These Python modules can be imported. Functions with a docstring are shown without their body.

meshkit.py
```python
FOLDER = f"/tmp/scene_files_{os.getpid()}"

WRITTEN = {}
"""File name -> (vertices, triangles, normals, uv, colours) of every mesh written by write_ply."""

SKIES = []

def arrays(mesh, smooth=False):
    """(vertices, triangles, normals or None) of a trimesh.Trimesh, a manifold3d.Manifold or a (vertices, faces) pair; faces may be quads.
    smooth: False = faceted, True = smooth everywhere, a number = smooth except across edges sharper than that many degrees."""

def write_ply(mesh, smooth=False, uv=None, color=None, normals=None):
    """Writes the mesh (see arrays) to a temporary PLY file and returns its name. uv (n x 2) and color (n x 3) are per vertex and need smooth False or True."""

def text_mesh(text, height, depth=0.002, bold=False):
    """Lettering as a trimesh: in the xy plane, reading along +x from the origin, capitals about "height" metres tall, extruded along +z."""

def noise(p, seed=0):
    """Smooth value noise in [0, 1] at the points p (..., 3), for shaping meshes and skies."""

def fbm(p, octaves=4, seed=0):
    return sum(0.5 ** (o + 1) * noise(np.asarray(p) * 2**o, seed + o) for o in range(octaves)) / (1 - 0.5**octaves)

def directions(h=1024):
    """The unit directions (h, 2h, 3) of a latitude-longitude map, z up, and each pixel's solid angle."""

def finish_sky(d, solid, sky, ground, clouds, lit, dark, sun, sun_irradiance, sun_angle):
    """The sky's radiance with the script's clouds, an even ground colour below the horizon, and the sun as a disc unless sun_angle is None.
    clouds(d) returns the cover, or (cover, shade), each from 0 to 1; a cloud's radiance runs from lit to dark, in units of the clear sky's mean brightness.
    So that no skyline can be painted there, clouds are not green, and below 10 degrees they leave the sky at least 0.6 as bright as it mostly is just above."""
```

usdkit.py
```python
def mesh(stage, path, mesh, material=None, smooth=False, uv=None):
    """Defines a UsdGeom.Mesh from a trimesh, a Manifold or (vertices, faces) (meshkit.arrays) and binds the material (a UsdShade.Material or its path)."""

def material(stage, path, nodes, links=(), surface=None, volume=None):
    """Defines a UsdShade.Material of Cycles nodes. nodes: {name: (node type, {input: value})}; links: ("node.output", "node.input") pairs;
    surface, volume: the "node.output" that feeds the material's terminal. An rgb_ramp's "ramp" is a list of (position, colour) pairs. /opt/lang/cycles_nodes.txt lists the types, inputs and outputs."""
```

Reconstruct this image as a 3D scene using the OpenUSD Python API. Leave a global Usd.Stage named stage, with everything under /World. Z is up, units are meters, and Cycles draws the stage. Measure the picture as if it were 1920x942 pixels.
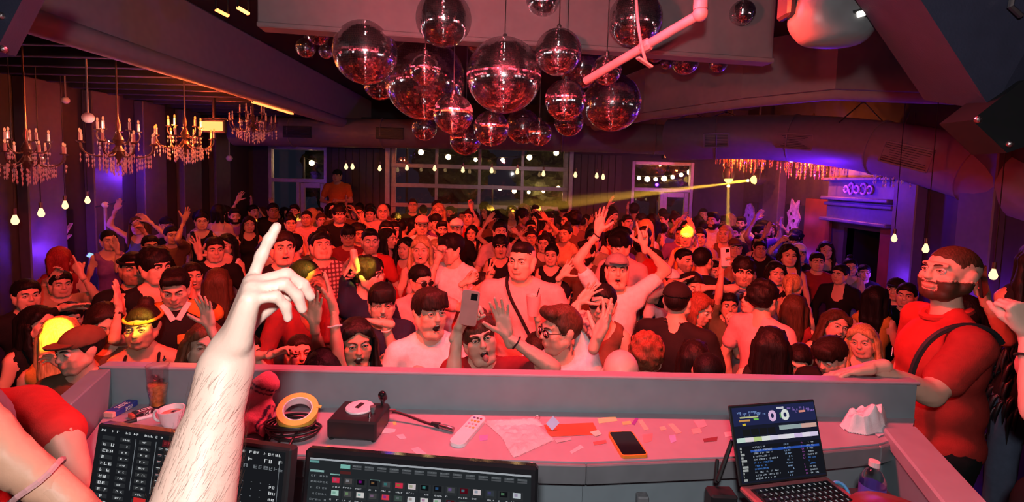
import math, random
import numpy as np, trimesh, manifold3d, shapely.geometry as sg
import meshkit, usdkit
from pxr import Usd, UsdGeom, UsdLux, UsdShade, Gf, Sdf, Vt

random.seed(7)
RNG = np.random.default_rng(7)
stage = Usd.Stage.CreateInMemory()
UsdGeom.Xform.Define(stage, '/World')
UsdGeom.Scope.Define(stage, '/World/Looks')

# ---------------------------------------------------------------- camera
F, CX, CY, CAMZ = 900.0, 960.0, 398.0, 2.3
PITCH, ROLL = math.radians(4.0), math.radians(1.5)
C0 = np.array([0, 0, CAMZ])
FWD = np.array([0, math.cos(PITCH), -math.sin(PITCH)])
R0, U0 = np.array([1.0, 0, 0]), np.array([0, math.sin(PITCH), math.cos(PITCH)])
RGT = math.cos(ROLL) * R0 + math.sin(ROLL) * U0
UPV = -math.sin(ROLL) * R0 + math.cos(ROLL) * U0
cam = UsdGeom.Camera.Define(stage, '/World/camera')
cam.CreateHorizontalApertureAttr(36.0)
cam.CreateVerticalApertureAttr(36.0 * 942 / 1920)
cam.CreateFocalLengthAttr(36.0 * F / 1920)
cam.CreateVerticalApertureOffsetAttr(-36.0 * (471 - CY) / 1920)
cam.AddTransformOp().Set(Gf.Matrix4d(*RGT, 0, *UPV, 0, *(-FWD), 0, *C0, 1))
cam.CreateClippingRangeAttr((0.02, 200.0))
cam.CreateExposureAttr(0.0)


def ray(px, py):
    return (px - CX) / F * RGT - (py - CY) / F * UPV + FWD


def P(px, py, Y):
    d = ray(px, py)
    return C0 + d * (Y / d[1])


def PZ(px, py, z):
    d = ray(px, py)
    return C0 + d * ((z - CAMZ) / d[2])


def PX(px, py, x):
    d = ray(px, py)
    return C0 + d * (x / d[0])


def look(eye, to, up=(0, 0, 1)):
    m = Gf.Matrix4d()
    m.SetLookAt(Gf.Vec3d(*map(float, eye)), Gf.Vec3d(*map(float, to)), Gf.Vec3d(*up))
    return m.GetInverse()


def sphere_light(name, loc, power, color, radius=.05, cone=None, to=None, soft=.2):
    L = UsdLux.SphereLight.Define(stage, '/World/' + name)
    L.CreateRadiusAttr(radius); L.CreateIntensityAttr(power / (math.pi * 4 * math.pi * radius * radius)); L.CreateColorAttr(Gf.Vec3f(*color))
    if cone:
        s = UsdLux.ShapingAPI.Apply(L.GetPrim()); s.CreateShapingConeAngleAttr(cone); s.CreateShapingConeSoftnessAttr(soft)
        L.AddTransformOp().Set(look(loc, to))
    else:
        L.AddTranslateOp().Set(Gf.Vec3d(*map(float, loc)))
    return L


def rect_light(name, loc, to, w, h, power, color):
    L = UsdLux.RectLight.Define(stage, '/World/' + name)
    L.CreateWidthAttr(w); L.CreateHeightAttr(h); L.CreateIntensityAttr(power / (w * h * math.pi)); L.CreateColorAttr(Gf.Vec3f(*color))
    L.AddTransformOp().Set(look(loc, to))
    return L


# ---------------------------------------------------------------- light
dome = UsdLux.DomeLight.Define(stage, '/World/night_sky')
dome.CreateIntensityAttr(.004); dome.CreateColorAttr(Gf.Vec3f(.5, .55, 1))
sphere_light('camera_flash', (-.03, -.12, 2.50), 88, (1, .95, .95), .035)            # the photographer's flash
RED = (1, .040, .014)
for i, (x, y, z, tx, ty, p) in enumerate(((-1.5, 1.72, 3.08, -3.2, 3.8, 370), (-.5, 1.72, 3.08, -.8, 4.0, 430), (.5, 1.72, 3.08, .8, 4.0, 430), (.6, 1.72, 3.08, 2.6, 4.2, 340),
                                            (-1.1, 4.35, 3.78, -1.9, 7.3, 900), (1.0, 4.35, 3.78, 1.6, 7.3, 900))):   # red wash lamps above the booth and two unseen ones added in the ceiling recess for the far crowd, aimed at the floor
    sphere_light('red_wash' + '_%03d' % i * (i > 0), (x, y, z), p, RED, .07, 38 if i < 4 else 27, (tx, ty, 1.1), .6)
rect_light('booth_wash', (.0, 2.1, 3.27), (.0, 1.8, 0), 1.5, .12, 105, (1, .06, .10))
sphere_light('added_ceiling_wash', (-.4, 1.25, 2.95), 88, (1, .10, .13), .06, 48, (0, 3.2, 4.0), .7)     # unseen red uplight, added to redden the header and ceiling  # red bar straight above the booth counter
# ---------------------------------------------------------------- helpers
V3 = lambda *a: np.array(a, float)
nrm = lambda v: np.asarray(v, float) / (np.linalg.norm(v) + 1e-12)
MATS = {}


def mat(name, c, rough=.5, metal=0.0, var=.12, scale=14.0, bump=0.0, bscale=60.0, emit=0.0, emitc=None, **kw):
    if name in MATS:
        return MATS[name]
    c = np.asarray(c, float)
    n = {'t': ('texture_coordinate', {}), 'n': ('noise_texture', {'scale': scale, 'detail': 3.0}),
         'r': ('rgb_ramp', {'ramp': [(.25, c * (1 - var)), (.75, np.minimum(c * (1 + var), 1))]}),
         'p': ('principled_bsdf', {'roughness': rough, 'metallic': metal, **kw})}
    l = [('t.object', 'n.vector'), ('n.fac', 'r.fac'), ('r.color', 'p.base_color')]
    if emit:
        n['p'][1].update(emission_strength=emit, emission_color=emitc if emitc is not None else tuple(c))
    if bump:
        n['n2'] = ('noise_texture', {'scale': bscale, 'detail': 4.0}); n['b'] = ('bump', {'strength': bump, 'distance': .004})
        l += [('t.object', 'n2.vector'), ('n2.fac', 'b.height'), ('b.normal', 'p.normal')]
    MATS[name] = usdkit.material(stage, '/World/Looks/' + name, n, l, surface='p.BSDF')
    return MATS[name]


def emitter(name, c, strength):
    if name not in MATS:
        MATS[name] = usdkit.material(stage, '/World/Looks/' + name, {'e': ('emission', {'color': c, 'strength': strength})}, surface='e.emission')
    return MATS[name]


def vmat(name, rough=.5, bump=0.0, bscale=80.0, **kw):          # colour from the mesh's own per-vertex colour
    if name not in MATS:
        n = {'a': ('attribute', {'attribute': 'col'}), 'p': ('principled_bsdf', {'roughness': rough, **kw})}
        l = [('a.color', 'p.base_color')]
        if bump:
            n['t'] = ('texture_coordinate', {}); n['n'] = ('noise_texture', {'scale': bscale, 'detail': 3.0}); n['b'] = ('bump', {'strength': bump, 'distance': .003})
            l += [('t.object', 'n.vector'), ('n.fac', 'b.height'), ('b.normal', 'p.normal')]
        MATS[name] = usdkit.material(stage, '/World/Looks/' + name, n, l, surface='p.BSDF')
    return MATS[name]


def glass_pane(name='pane_glass', tint=(1, 1, 1)):
    if name not in MATS:
        MATS[name] = usdkit.material(stage, '/World/Looks/' + name, {'t': ('transparent_bsdf', {'color': tint}), 'g': ('glossy_bsdf', {'color': (1, 1, 1), 'roughness': .02}), 'f': ('fresnel', {'IOR': 1.5}), 'm': ('mix_closure', {})},
                                     [('f.fac', 'm.fac'), ('t.BSDF', 'm.closure1'), ('g.BSDF', 'm.closure2')], surface='m.closure')
    return MATS[name]


COUNT = {}


def numbered(parent, name):
    k = (parent, name); i = COUNT.get(k, -1) + 1; COUNT[k] = i
    return f'{parent}/{name}' + (f'_{i:03d}' if i else '')


def tag(prim, label=None, cat=None, group=None, kind=None):
    for k, v in (('label', label), ('category', cat), ('group', group), ('kind', kind)):
        if v:
            prim.SetCustomDataByKey(k, v)
    return prim


def thing(name, label, cat, loc=(0, 0, 0), rotz=0.0, group=None, scale=None, kind=None):
    x = UsdGeom.Xform.Define(stage, numbered('/World', name))
    x.AddTranslateOp().Set(Gf.Vec3d(*map(float, loc)))
    if rotz: x.AddRotateZOp().Set(math.degrees(rotz))
    if scale is not None: x.AddScaleOp().Set(Gf.Vec3f(*np.broadcast_to(scale, 3).astype(float).tolist()))
    return tag(x.GetPrim(), label, cat, group, kind)


def obj(name, mesh, m, parent=None, smooth=False, col=None, label=None, kind=None):
    path = numbered(str(parent.GetPath()) if parent else '/World', name)
    me = usdkit.mesh(stage, path, mesh, m, smooth=smooth)
    if col is not None:
        UsdGeom.PrimvarsAPI(me).CreatePrimvar('col', Sdf.ValueTypeNames.Color3fArray, 'vertex').Set(Vt.Vec3fArray.FromNumpy(np.asarray(col, np.float32)))
    return tag(me.GetPrim(), label, None, None, kind)


def single(name, mesh, m, label, cat, group=None, smooth=False, kind=None):
    return tag(obj(name, mesh, m, None, smooth), label, cat, group, kind)


def struct(name, mesh, m, parent=None, smooth=False, label=None):
    o = obj(name, mesh, m, parent, smooth)
    return tag(o, label, None, None, None if parent else 'structure')


def copy_of(root, name, label, cat, loc, rotz=0.0, group=None, scale=None, m=None):
    r = thing(name, label, cat, loc, rotz, group, scale)
    r.GetReferences().AddInternalReference(root.GetPath()); r.SetInstanceable(True)
    if m: UsdShade.MaterialBindingAPI.Apply(r).Bind(m)
    return r


# ---- mesh pieces: (V, F)
def bx(size, at=(0, 0, 0), bev=0.0, rot=None):
    s = np.asarray(size, float)
    if bev:
        b = min(bev, s.min() * .45)
        c = s / 2 - b
        pts = []
        for sx in (-1, 1):
            for sy in (-1, 1):
                for sz in (-1, 1):
                    q = c * (sx, sy, sz)
                    for k in range(3):
                        d = np.zeros(3); d[k] = b * (sx, sy, sz)[k]; pts.append(q + d)
        m = trimesh.convex.convex_hull(np.array(pts))
    else:
        m = trimesh.creation.box(s)
    v = np.array(m.vertices)
    if rot is not None: v = v @ np.asarray(rot).T
    return v + np.asarray(at, float), np.array(m.faces)


def cyl(r, h, at=(0, 0, 0), n=24, r2=None):
    return lathe([(0, 0), (r, 0), (r if r2 is None else r2, h), (0, h)], n, at)


def lathe(prof, n=24, at=(0, 0, 0)):
    p = np.asarray(prof, float); a = np.arange(n) * 2 * np.pi / n
    v = np.stack([p[:, 0, None] * np.cos(a), p[:, 0, None] * np.sin(a), np.repeat(p[:, 1, None], n, 1)], -1).reshape(-1, 3)
    i, j = np.meshgrid(np.arange(len(p) - 1), np.arange(n), indexing='ij'); j2 = (j + 1) % n
    q = np.stack([i * n + j, i * n + j2, (i + 1) * n + j2, (i + 1) * n + j], -1).reshape(-1, 4)
    f = np.vstack([q[:, [0, 1, 2]], q[:, [0, 2, 3]]])
    t = v[f]; keep = np.linalg.norm(np.cross(t[:, 1] - t[:, 0], t[:, 2] - t[:, 0]), axis=1) > 1e-14
    return v + np.asarray(at, float), f[keep]


def tube(pts, r, n=8, caps=True):
    p = np.asarray(pts, float); r = np.broadcast_to(np.asarray(r, float), (len(p),))
    t = np.gradient(p, axis=0); t /= np.linalg.norm(t, axis=1, keepdims=True) + 1e-12
    a = np.cross(t[0], (0, 0, 1) if abs(t[0][2]) < .9 else (1, 0, 0)); A = []
    for k in range(len(p)):
        a = a - t[k] * (a @ t[k]); a = a / (np.linalg.norm(a) + 1e-12); A.append(a)
    A = np.array(A); B = np.cross(t, A); g = np.arange(n) * 2 * np.pi / n
    v = p[:, None] + r[:, None, None] * (np.cos(g)[None, :, None] * A[:, None] + np.sin(g)[None, :, None] * B[:, None])
    i, j = np.meshgrid(np.arange(len(p) - 1), np.arange(n), indexing='ij'); j2 = (j + 1) % n
    q = np.stack([i * n + j, i * n + j2, (i + 1) * n + j2, (i + 1) * n + j], -1).reshape(-1, 4)
    f = [q[:, [0, 1, 2]], q[:, [0, 2, 3]]]; v = v.reshape(-1, 3)
    if caps:
        m = len(v); v = np.vstack([v, p[0], p[-1]]); k = np.arange(n); k2 = (k + 1) % n
        f += [np.stack([np.full(n, m), k2, k], 1), np.stack([np.full(n, m + 1), m - n + k, m - n + k2], 1)]
    return v, np.vstack(f)


def spline(pts, n=24):
    from scipy.interpolate import CubicSpline
    p = np.asarray(pts, float); s = np.r_[0, np.cumsum(np.linalg.norm(np.diff(p, axis=0), axis=1))]
    return CubicSpline(s, p)(np.linspace(0, s[-1], n))


def prism(poly, z0, z1):                                     # plan polygon extruded along z
    g = sg.Polygon([tuple(q[:2]) for q in poly])
    m = trimesh.creation.extrude_polygon(g, z1 - z0, engine='earcut')
    return np.array(m.vertices) + (0, 0, z0), np.array(m.faces)


def ball(r, at=(0, 0, 0), sub=2, sc=(1, 1, 1)):
    m = trimesh.creation.icosphere(sub, 1.0)
    return np.array(m.vertices) * r * np.asarray(sc, float) + np.asarray(at, float), np.array(m.faces)


def cat(parts):
    n, vs, fs = 0, [], []
    for q in parts:
        v, f = q[:2]; vs.append(v); fs.append(np.asarray(f) + n); n += len(v)
    return np.vstack(vs), np.vstack(fs)


def tf(m, R=None, t=(0, 0, 0), s=1.0):
    v = np.asarray(m[0]) * s
    if R is not None: v = v @ np.asarray(R).T
    return v + np.asarray(t, float), m[1]


def rotm(axis, deg):
    return trimesh.transformations.rotation_matrix(math.radians(deg), axis)[:3, :3]


def frame(x, y):                                             # columns x, y, z of an orthonormal frame from x and an approximate y
    x = nrm(x); y = np.asarray(y, float); y = nrm(y - x * (x @ y))
    return np.stack([x, y, np.cross(x, y)], 1)


def text(s, height, depth=.0008, bold=True):
    m = meshkit.text_mesh(s, height, depth, bold)
    return np.array(m.vertices), np.array(m.faces)


def beam(a, b, w, h, up=(0, 0, 1), bev=0.0):                 # a box from a to b: w across, h along up
    a, b = np.asarray(a, float), np.asarray(b, float); d = b - a; L = np.linalg.norm(d)
    x = d / L; z = nrm(np.asarray(up, float) - x * (x @ np.asarray(up, float))); y = np.cross(z, x)
    return bx((L, w, h), (a + b) / 2, bev, np.stack([x, y, z], 1))


# ---- smooth solids: round cones and ellipsoids blended in a distance field, surfaced by surface nets
def prim_box(p):
    if p[0] == 'c':
        a, b, r = np.asarray(p[1], float), np.asarray(p[2], float), max(p[3], p[4]); return np.minimum(a, b) - r, np.maximum(a, b) + r
    r = np.asarray(p[2], float) if len(p) < 4 else np.full(3, max(p[2]))
    return np.asarray(p[1], float) - r, np.asarray(p[1], float) + r


def prim_d(p, X, Y, Z):
    if p[0] == 'c':
        a, b = np.asarray(p[1], np.float32), np.asarray(p[2], np.float32); d = b - a; L = float(d @ d) + 1e-9
        t = np.clip(((X - a[0]) * d[0] + (Y - a[1]) * d[1] + (Z - a[2]) * d[2]) / L, 0, 1)
        return np.sqrt((X - a[0] - t * d[0]) ** 2 + (Y - a[1] - t * d[1]) ** 2 + (Z - a[2] - t * d[2]) ** 2) - (p[3] + t * (p[4] - p[3]))
    c, r = np.asarray(p[1], np.float32), np.asarray(p[2], np.float32)
    x, y, z = X - c[0], Y - c[1], Z - c[2]
    if len(p) > 3:
        M = np.asarray(p[3], np.float32); x, y, z = (x * M[0, k] + y * M[1, k] + z * M[2, k] for k in range(3))
    k0 = np.sqrt((x / r[0]) ** 2 + (y / r[1]) ** 2 + (z / r[2]) ** 2); k1 = np.sqrt((x / r[0] ** 2) ** 2 + (y / r[1] ** 2) ** 2 + (z / r[2] ** 2) ** 2) + 1e-6
    return k0 * (k0 - 1) / k1


def surface_nets(G, lo, h):
    S = G < 0; A = S[:-1, :-1, :-1].astype(np.int8)
    s = sum(S[i:i + G.shape[0] - 1, j:j + G.shape[1] - 1, k:k + G.shape[2] - 1].astype(np.int8) for i in (0, 1) for j in (0, 1) for k in (0, 1))
    c = np.argwhere((s > 0) & (s < 8)); idx = np.full(A.shape, -1, np.int64); idx[tuple(c.T)] = np.arange(len(c))
    val = {o: G[c[:, 0] + o[0], c[:, 1] + o[1], c[:, 2] + o[2]] for o in np.ndindex(2, 2, 2)}
    acc, cnt = np.zeros((len(c), 3)), np.zeros(len(c))
    for o in np.ndindex(2, 2, 2):
        for k in range(3):
            if o[k]: continue
            o2 = tuple(o[j] + (j == k) for j in range(3)); a, b = val[o], val[o2]; m = (a < 0) != (b < 0)
            t = np.where(m, a / np.where(a == b, 1, a - b), 0); q = np.array(o, float) + 0 * acc; q[:, k] += t
            acc += q * m[:, None]; cnt += m
    v = (c + acc / cnt[:, None]) * h + lo
    fs = []
    for k in range(3):
        sl0 = [slice(None)] * 3; sl1 = [slice(None)] * 3; sl0[k] = slice(None, -1); sl1[k] = slice(1, None)
        a, b = S[tuple(sl0)], S[tuple(sl1)]; e = np.argwhere(a != b); u, w = (k + 1) % 3, (k + 2) % 3
        e = e[(e[:, u] > 0) & (e[:, w] > 0) & (e[:, u] < G.shape[u] - 1) & (e[:, w] < G.shape[w] - 1)]
        q = []
        for du, dw in ((1, 1), (0, 1), (0, 0), (1, 0)):
            p = e.copy(); p[:, u] -= du; p[:, w] -= dw; q.append(idx[tuple(p.T)])
        q = np.stack(q, 1); flip = ~a[tuple(e.T)]; q[flip] = q[flip][:, ::-1]; fs += [q[:, [0, 1, 2]], q[:, [0, 2, 3]]]
    return v, np.vstack(fs)


def blob(prims, h, k=.02, cuts=(), post=None, infl=0.0):
    B = [prim_box(p) for p in prims]
    lo = np.min([b[0] for b in B], 0) - infl - 2.5 * h; hi = np.max([b[1] for b in B], 0) + infl + 2.5 * h
    n = np.ceil((hi - lo) / h).astype(int) + 1
    ax = [(lo[i] + h * np.arange(n[i])).astype(np.float32) for i in range(3)]
    G = np.full(n, .5, np.float32)

    def block(b, m):
        s = [slice(max(0, int((b[0][i] - m - lo[i]) / h)), min(n[i], int((b[1][i] + m - lo[i]) / h) + 2)) for i in range(3)]
        return tuple(s), ax[0][s[0]][:, None, None], ax[1][s[1]][None, :, None], ax[2][s[2]][None, None, :]
    for p, b in zip(prims, B):
        kk = p[-1] if isinstance(p[-1], float) and (len(p) > 5 or p[0] == 'e' and len(p) > 4) else k
        s, X, Y, Z = block(b, kk + infl + 2 * h)
        d = prim_d(p, X, Y, Z) - infl; g = G[s]; t = np.clip(.5 + .5 * (g - d) / kk, 0, 1)
        G[s] = g + (d - g) * t - kk * t * (1 - t)
    for p, kk in cuts:
        s, X, Y, Z = block(prim_box(p), kk + 2 * h)
        d = -prim_d(p, X, Y, Z); g = G[s]; t = np.clip(.5 - .5 * (g - d) / kk, 0, 1)
        G[s] = g + (d - g) * t + kk * t * (1 - t)
    if post is not None:
        G = post(G, ax[0][:, None, None], ax[1][None, :, None], ax[2][None, None, :])
    G[[0, -1]] = .5; G[:, [0, -1]] = .5; G[:, :, [0, -1]] = .5
    return surface_nets(G, lo, h)


def vnormals(v, f):
    n = np.zeros_like(v); t = np.cross(v[f[:, 1]] - v[f[:, 0]], v[f[:, 2]] - v[f[:, 0]])
    for k in range(3): np.add.at(n, f[:, k], t)
    return n / (np.linalg.norm(n, axis=1, keepdims=True) + 1e-12)


def rough_up(m, amp, freq, seed=0, out=0.0):
    v, f = m; d = meshkit.fbm(v * np.asarray(freq, float), 3, seed) * 2 - 1
    return v + vnormals(v, f) * (amp * (d + out))[:, None], f
# ---------------------------------------------------------------- the room
XL, XR, YB, ZC, ZA = -5.6, 4.9, 10.2, 3.85, 3.4
m_wall = mat('wall_paint', (.045, .035, .042), .6, bump=.15, bscale=30)
m_pil = mat('pilaster_paint', (.10, .075, .10), .55)
m_black = mat('black_paint', (.012, .012, .014), .5)
m_beam = mat('beam_paint', (.42, .31, .33), .6, var=.06, bump=.1, bscale=25)
m_duct = mat('duct_paint', (.25, .17, .18), .5, var=.08, bump=.1, bscale=12)
m_floor = mat('floor_stain', (.035, .028, .028), .3)
m_alu = mat('door_frame_metal', (.55, .5, .55), .35, .3)
m_dark = mat('dark_trim', (.03, .03, .035), .45)
m_glass = glass_pane()
m_wood = mat('red_wood', (.20, .035, .02), .45, scale=4, var=.3)

struct('floor', bx((XR - XL + .6, YB + 3.1, .1), ((XL + XR) / 2, (YB - 2.5) / 2, -.05)), m_floor)
struct('ceiling', bx((XR - XL + .6, YB + 3.1, .1), ((XL + XR) / 2, (YB - 2.5) / 2, ZC + .05)), mat('ceiling_deck', (.05, .035, .04), .8))
struct('wall_left', bx((.15, YB + 3, ZC), (XL - .075, (YB - 2.5) / 2, ZC / 2)), m_wall)
struct('wall_front', bx((XR - XL + .3, .15, ZC), ((XL + XR) / 2, -2.6, ZC / 2)), m_wall)
# right wall, with a dark passage opening
pa, pb = PX(1583, 430, XR)[1], PX(1655, 430, XR)[1]
zp = PX(1620, 432, XR)[2]
struct('wall_right', cat([bx((.15, YB - pa, ZC), (XR + .075, (YB + pa) / 2, ZC / 2)), bx((.15, pb + 2.6, ZC), (XR + .075, (pb - 2.6) / 2, ZC / 2)),
                          bx((.15, pa - pb, ZC - zp), (XR + .075, (pa + pb) / 2, (ZC + zp) / 2))]), m_wall)
struct('door_4', cat([bx((.05, pa - pb, zp), (XR + .9, (pa + pb) / 2, zp / 2)), bx((.9, .04, zp), (XR + .5, pa + .02, zp / 2)), bx((.9, .04, zp), (XR + .5, pb - .02, zp / 2))]), m_black)
# back wall with two doors and the roll-up door
ld = (-5.2, -3.95, 2.86); gd = (-2.60, 1.17, 2.98); rd = (2.52, 3.84, 2.74)
pieces, x0 = [], XL
for a, b, t in (ld, gd, rd):
    pieces += [bx((a - x0, .2, ZC), ((a + x0) / 2, YB + .1, ZC / 2)), bx((b - a, .2, ZC - t), ((a + b) / 2, YB + .1, (ZC + t) / 2))]; x0 = b
pieces.append(bx((XR - x0, .2, ZC), ((XR + x0) / 2, YB + .1, ZC / 2)))
wb = struct('wall_back', cat(pieces), m_wall)
k = 0
for a, b in ((ld[1] + .12, gd[0] - .12), (gd[1] + .12, rd[0] - .12)):           # upright boards on the back wall
    x = a
    while x < b - .1:
        obj('board', bx((.135, .02, 2.85), (x + .07, YB - .01, 1.425), .005), mat('wall_board', (.06, .045, .055), .5), wb); x += .145


def glass_door(n, a, b, t, split):
    root = thing(f'door_{n}', None, None, ((a + b) / 2, YB + .08, 0), kind='structure'); w = b - a; tz = 2.14
    for s in (-1, 1): obj('jamb', bx((.07, .12, t), (s * (w / 2 - .035), 0, t / 2), .006), m_alu, root)
    obj('head_rail', bx((w - .14, .12, .07), (0, 0, t - .035), .006), m_alu, root)
    obj('transom_rail', bx((w - .14, .12, .08), (0, 0, tz), .006), m_alu, root)
    mx = -w / 2 + w * split
    obj('mullion', bx((.07, .11, tz - .04), (mx, 0, tz / 2 - .02), .006), m_alu, root)
    obj('pane', bx((w - .14, .012, t - tz - .11), (0, 0, (t + tz) / 2 - .015)), m_glass, root)
    obj('pane', bx((w * split - .105, .012, tz - .06), (-w / 2 + .07 + (w * split - .105) / 2, 0, tz / 2)), m_glass, root)
    leaf = obj('door_leaf', cat([bx((.09, .05, tz - .06), (s, .01, tz / 2 - .02), .006) for s in (mx + .085, w / 2 - .12)] + [bx((w * (1 - split) - .3, .05, .1), ((mx + w / 2) / 2 - .02, .01, q)) for q in (.09, tz - .1)]), m_alu, root)
    obj('pane', bx((w * (1 - split) - .28, .012, tz - .25), ((mx + w / 2) / 2 - .02, .01, tz / 2)), m_glass, leaf)
    obj('push_bar', tube([(mx + .14, -.07, 1.02), (w / 2 - .17, -.07, 1.02)], .014), m_dark, leaf)


glass_door(1, *ld, .50); glass_door(2, *rd, .50)
g = thing('door_3', None, None, (0, YB + .08, 0), kind='structure')
gw = gd[1] - gd[0]; rows = np.arange(gd[2] - .04, -.1, -.42)
for i in range(5):
    obj('stile', bx((.06 if 0 < i < 4 else .1, .05, gd[2]), (gd[0] + .05 + (gw - .1) * i / 4, 0, gd[2] / 2), .004), m_alu, g)
for z in rows:
    obj('rail', bx((gw, .06, .085), ((gd[0] + gd[1]) / 2, -.02, z), .004), m_alu, g)
for z0, z1 in zip(rows[:-1], rows[1:]):
    for i in range(4):
        obj('pane', bx((gw / 4 - .05, .01, z0 - z1 - .08), (gd[0] + gw * (i + .5) / 4, .01, (z0 + z1) / 2)), m_glass, g)
for s in (gd[0] - .05, gd[1] + .05):
    obj('track', bx((.09, .1, gd[2] + .1), (s, -.12, gd[2] / 2), .01), m_alu, g)
struct('trim_1', bx((XR - XL, .1, .16), ((XL + XR) / 2, YB - .06, 3.12), .01), m_dark)

# outside: yard, dark hedge and strings of patio bulbs
struct('ground', bx((40, 16, .1), (0, YB + 8.4, -.06)), mat('asphalt', (.03, .03, .03), .8))
for hx, hh, sx in ((-5.6, 2.5, 1.2), (-1.9, 2.9, 1.3), (1.2, 2.6, 1.1), (4.6, 3.0, 1.3)):
    hd = thing('night_tree', 'dark leafy tree outside, seen through the ' + ('door beside the orange-shirted man' if hx < -4 else 'roll-up door, its taller tree' if hx == -1.9 else 'roll-up door, its lower tree' if hx < 2 else 'door under the orange exit sign'), 'tree', (hx, YB + 5.5, 0))
    c = rough_up(ball(1, (0, 0, hh - .3), 4, (sx, .9, 1.1)), .5, 2.2, int(hh * 10))
    obj('foliage', c, mat('night_leaves', (.05, .06, .02), .7, scale=9, var=.5), hd); obj('trunk', cyl(.12, hh - 1, n=10), mat('bark', (.06, .045, .03), .8), hd)
m_patio = emitter('patio_glow', (1, .62, .25), 22)
for i, (a, b, n, lab) in enumerate((((-5.3, 2.0, 2.7), (-3.8, 2.2, 2.85), 4, 'behind the door beside the orange-shirted man'), ((-2.6, 1.6, 3.0), (1.4, 1.9, 3.1), 6, 'high behind the roll-up door'), ((2.4, 1.7, 2.62), (4.6, 1.5, 2.75), 11, 'behind the door under the orange exit sign'), ((-.6, 4.2, 2.1), (2.0, 4.0, 2.35), 6, 'low behind the roll-up door'))):
    a, b = np.array(a) + (0, YB, 0), np.array(b) + (0, YB, 0)
    sl = thing('string_light', 'string of warm patio bulbs outside, ' + lab, 'string lights')
    obj('wire', tube([a + (b - a) * t - (0, 0, .25 * math.sin(math.pi * t)) for t in np.linspace(0, 1, 14)], .008, 5), m_dark, sl)
    for q in (a, b): obj('post', tube([q * (1, 1, 0), q], .03, 6), m_dark, sl)
    for t in (np.arange(n) + .5) / n:
        obj('bulb', ball(.05 + .02 * ((i + int(t * 9)) % 2), a + (b - a) * t - (0, 0, .25 * math.sin(math.pi * t) + .06), 1), m_patio, sl)
    sphere_light('patio_lamp' + f'_{i:03d}' * (i > 0), (a + b) / 2 + (0, .5, -.3), 6, (1, .6, .25), .06)
sphere_light('patio_uv', P(775, 290, 13), 5, (.25, .1, 1), .08)

# side aisle ceilings (lower, dark, ribbed) and beams
al = struct('ceiling_1', bx((-3.2 - XL, YB, .06), ((-3.2 + XL) / 2, YB / 2, ZA + .03)), m_black)
for y in np.arange(1.5, YB, .42):
    obj('joist', bx((-3.25 - XL, .06, .11), ((-3.2 + XL) / 2, y, ZA - .055), .008), mat('joist_paint', (.04, .036, .042), .5), al)
struct('beam', cat([bx((.35, YB - .8, ZC - 3.2), (-3.18, (YB + .8) / 2, (ZC + 3.2) / 2), .02)]), m_beam)
struct('trim_2', tube([(-3.02, .8, 3.2), (-3.02, YB - .2, 3.2)], .085, 16), m_beam, smooth=40)
pts = [PZ(*q, 3.25) for q in ((1085, 243), (1220, 212), (1400, 187), (1560, 171), (1800, 180), (2000, 200))]
pl = [tuple(p[:2]) for p in pts]
band = sg.LineString(pl).buffer(.12, cap_style=2, join_style=2)
struct('beam', prism(list(band.exterior.coords), 3.25, ZC), m_beam)
struct('trim_3', tube([p - (0, 0, .02) for p in pts], .07, 14), m_beam, smooth=40)
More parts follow.
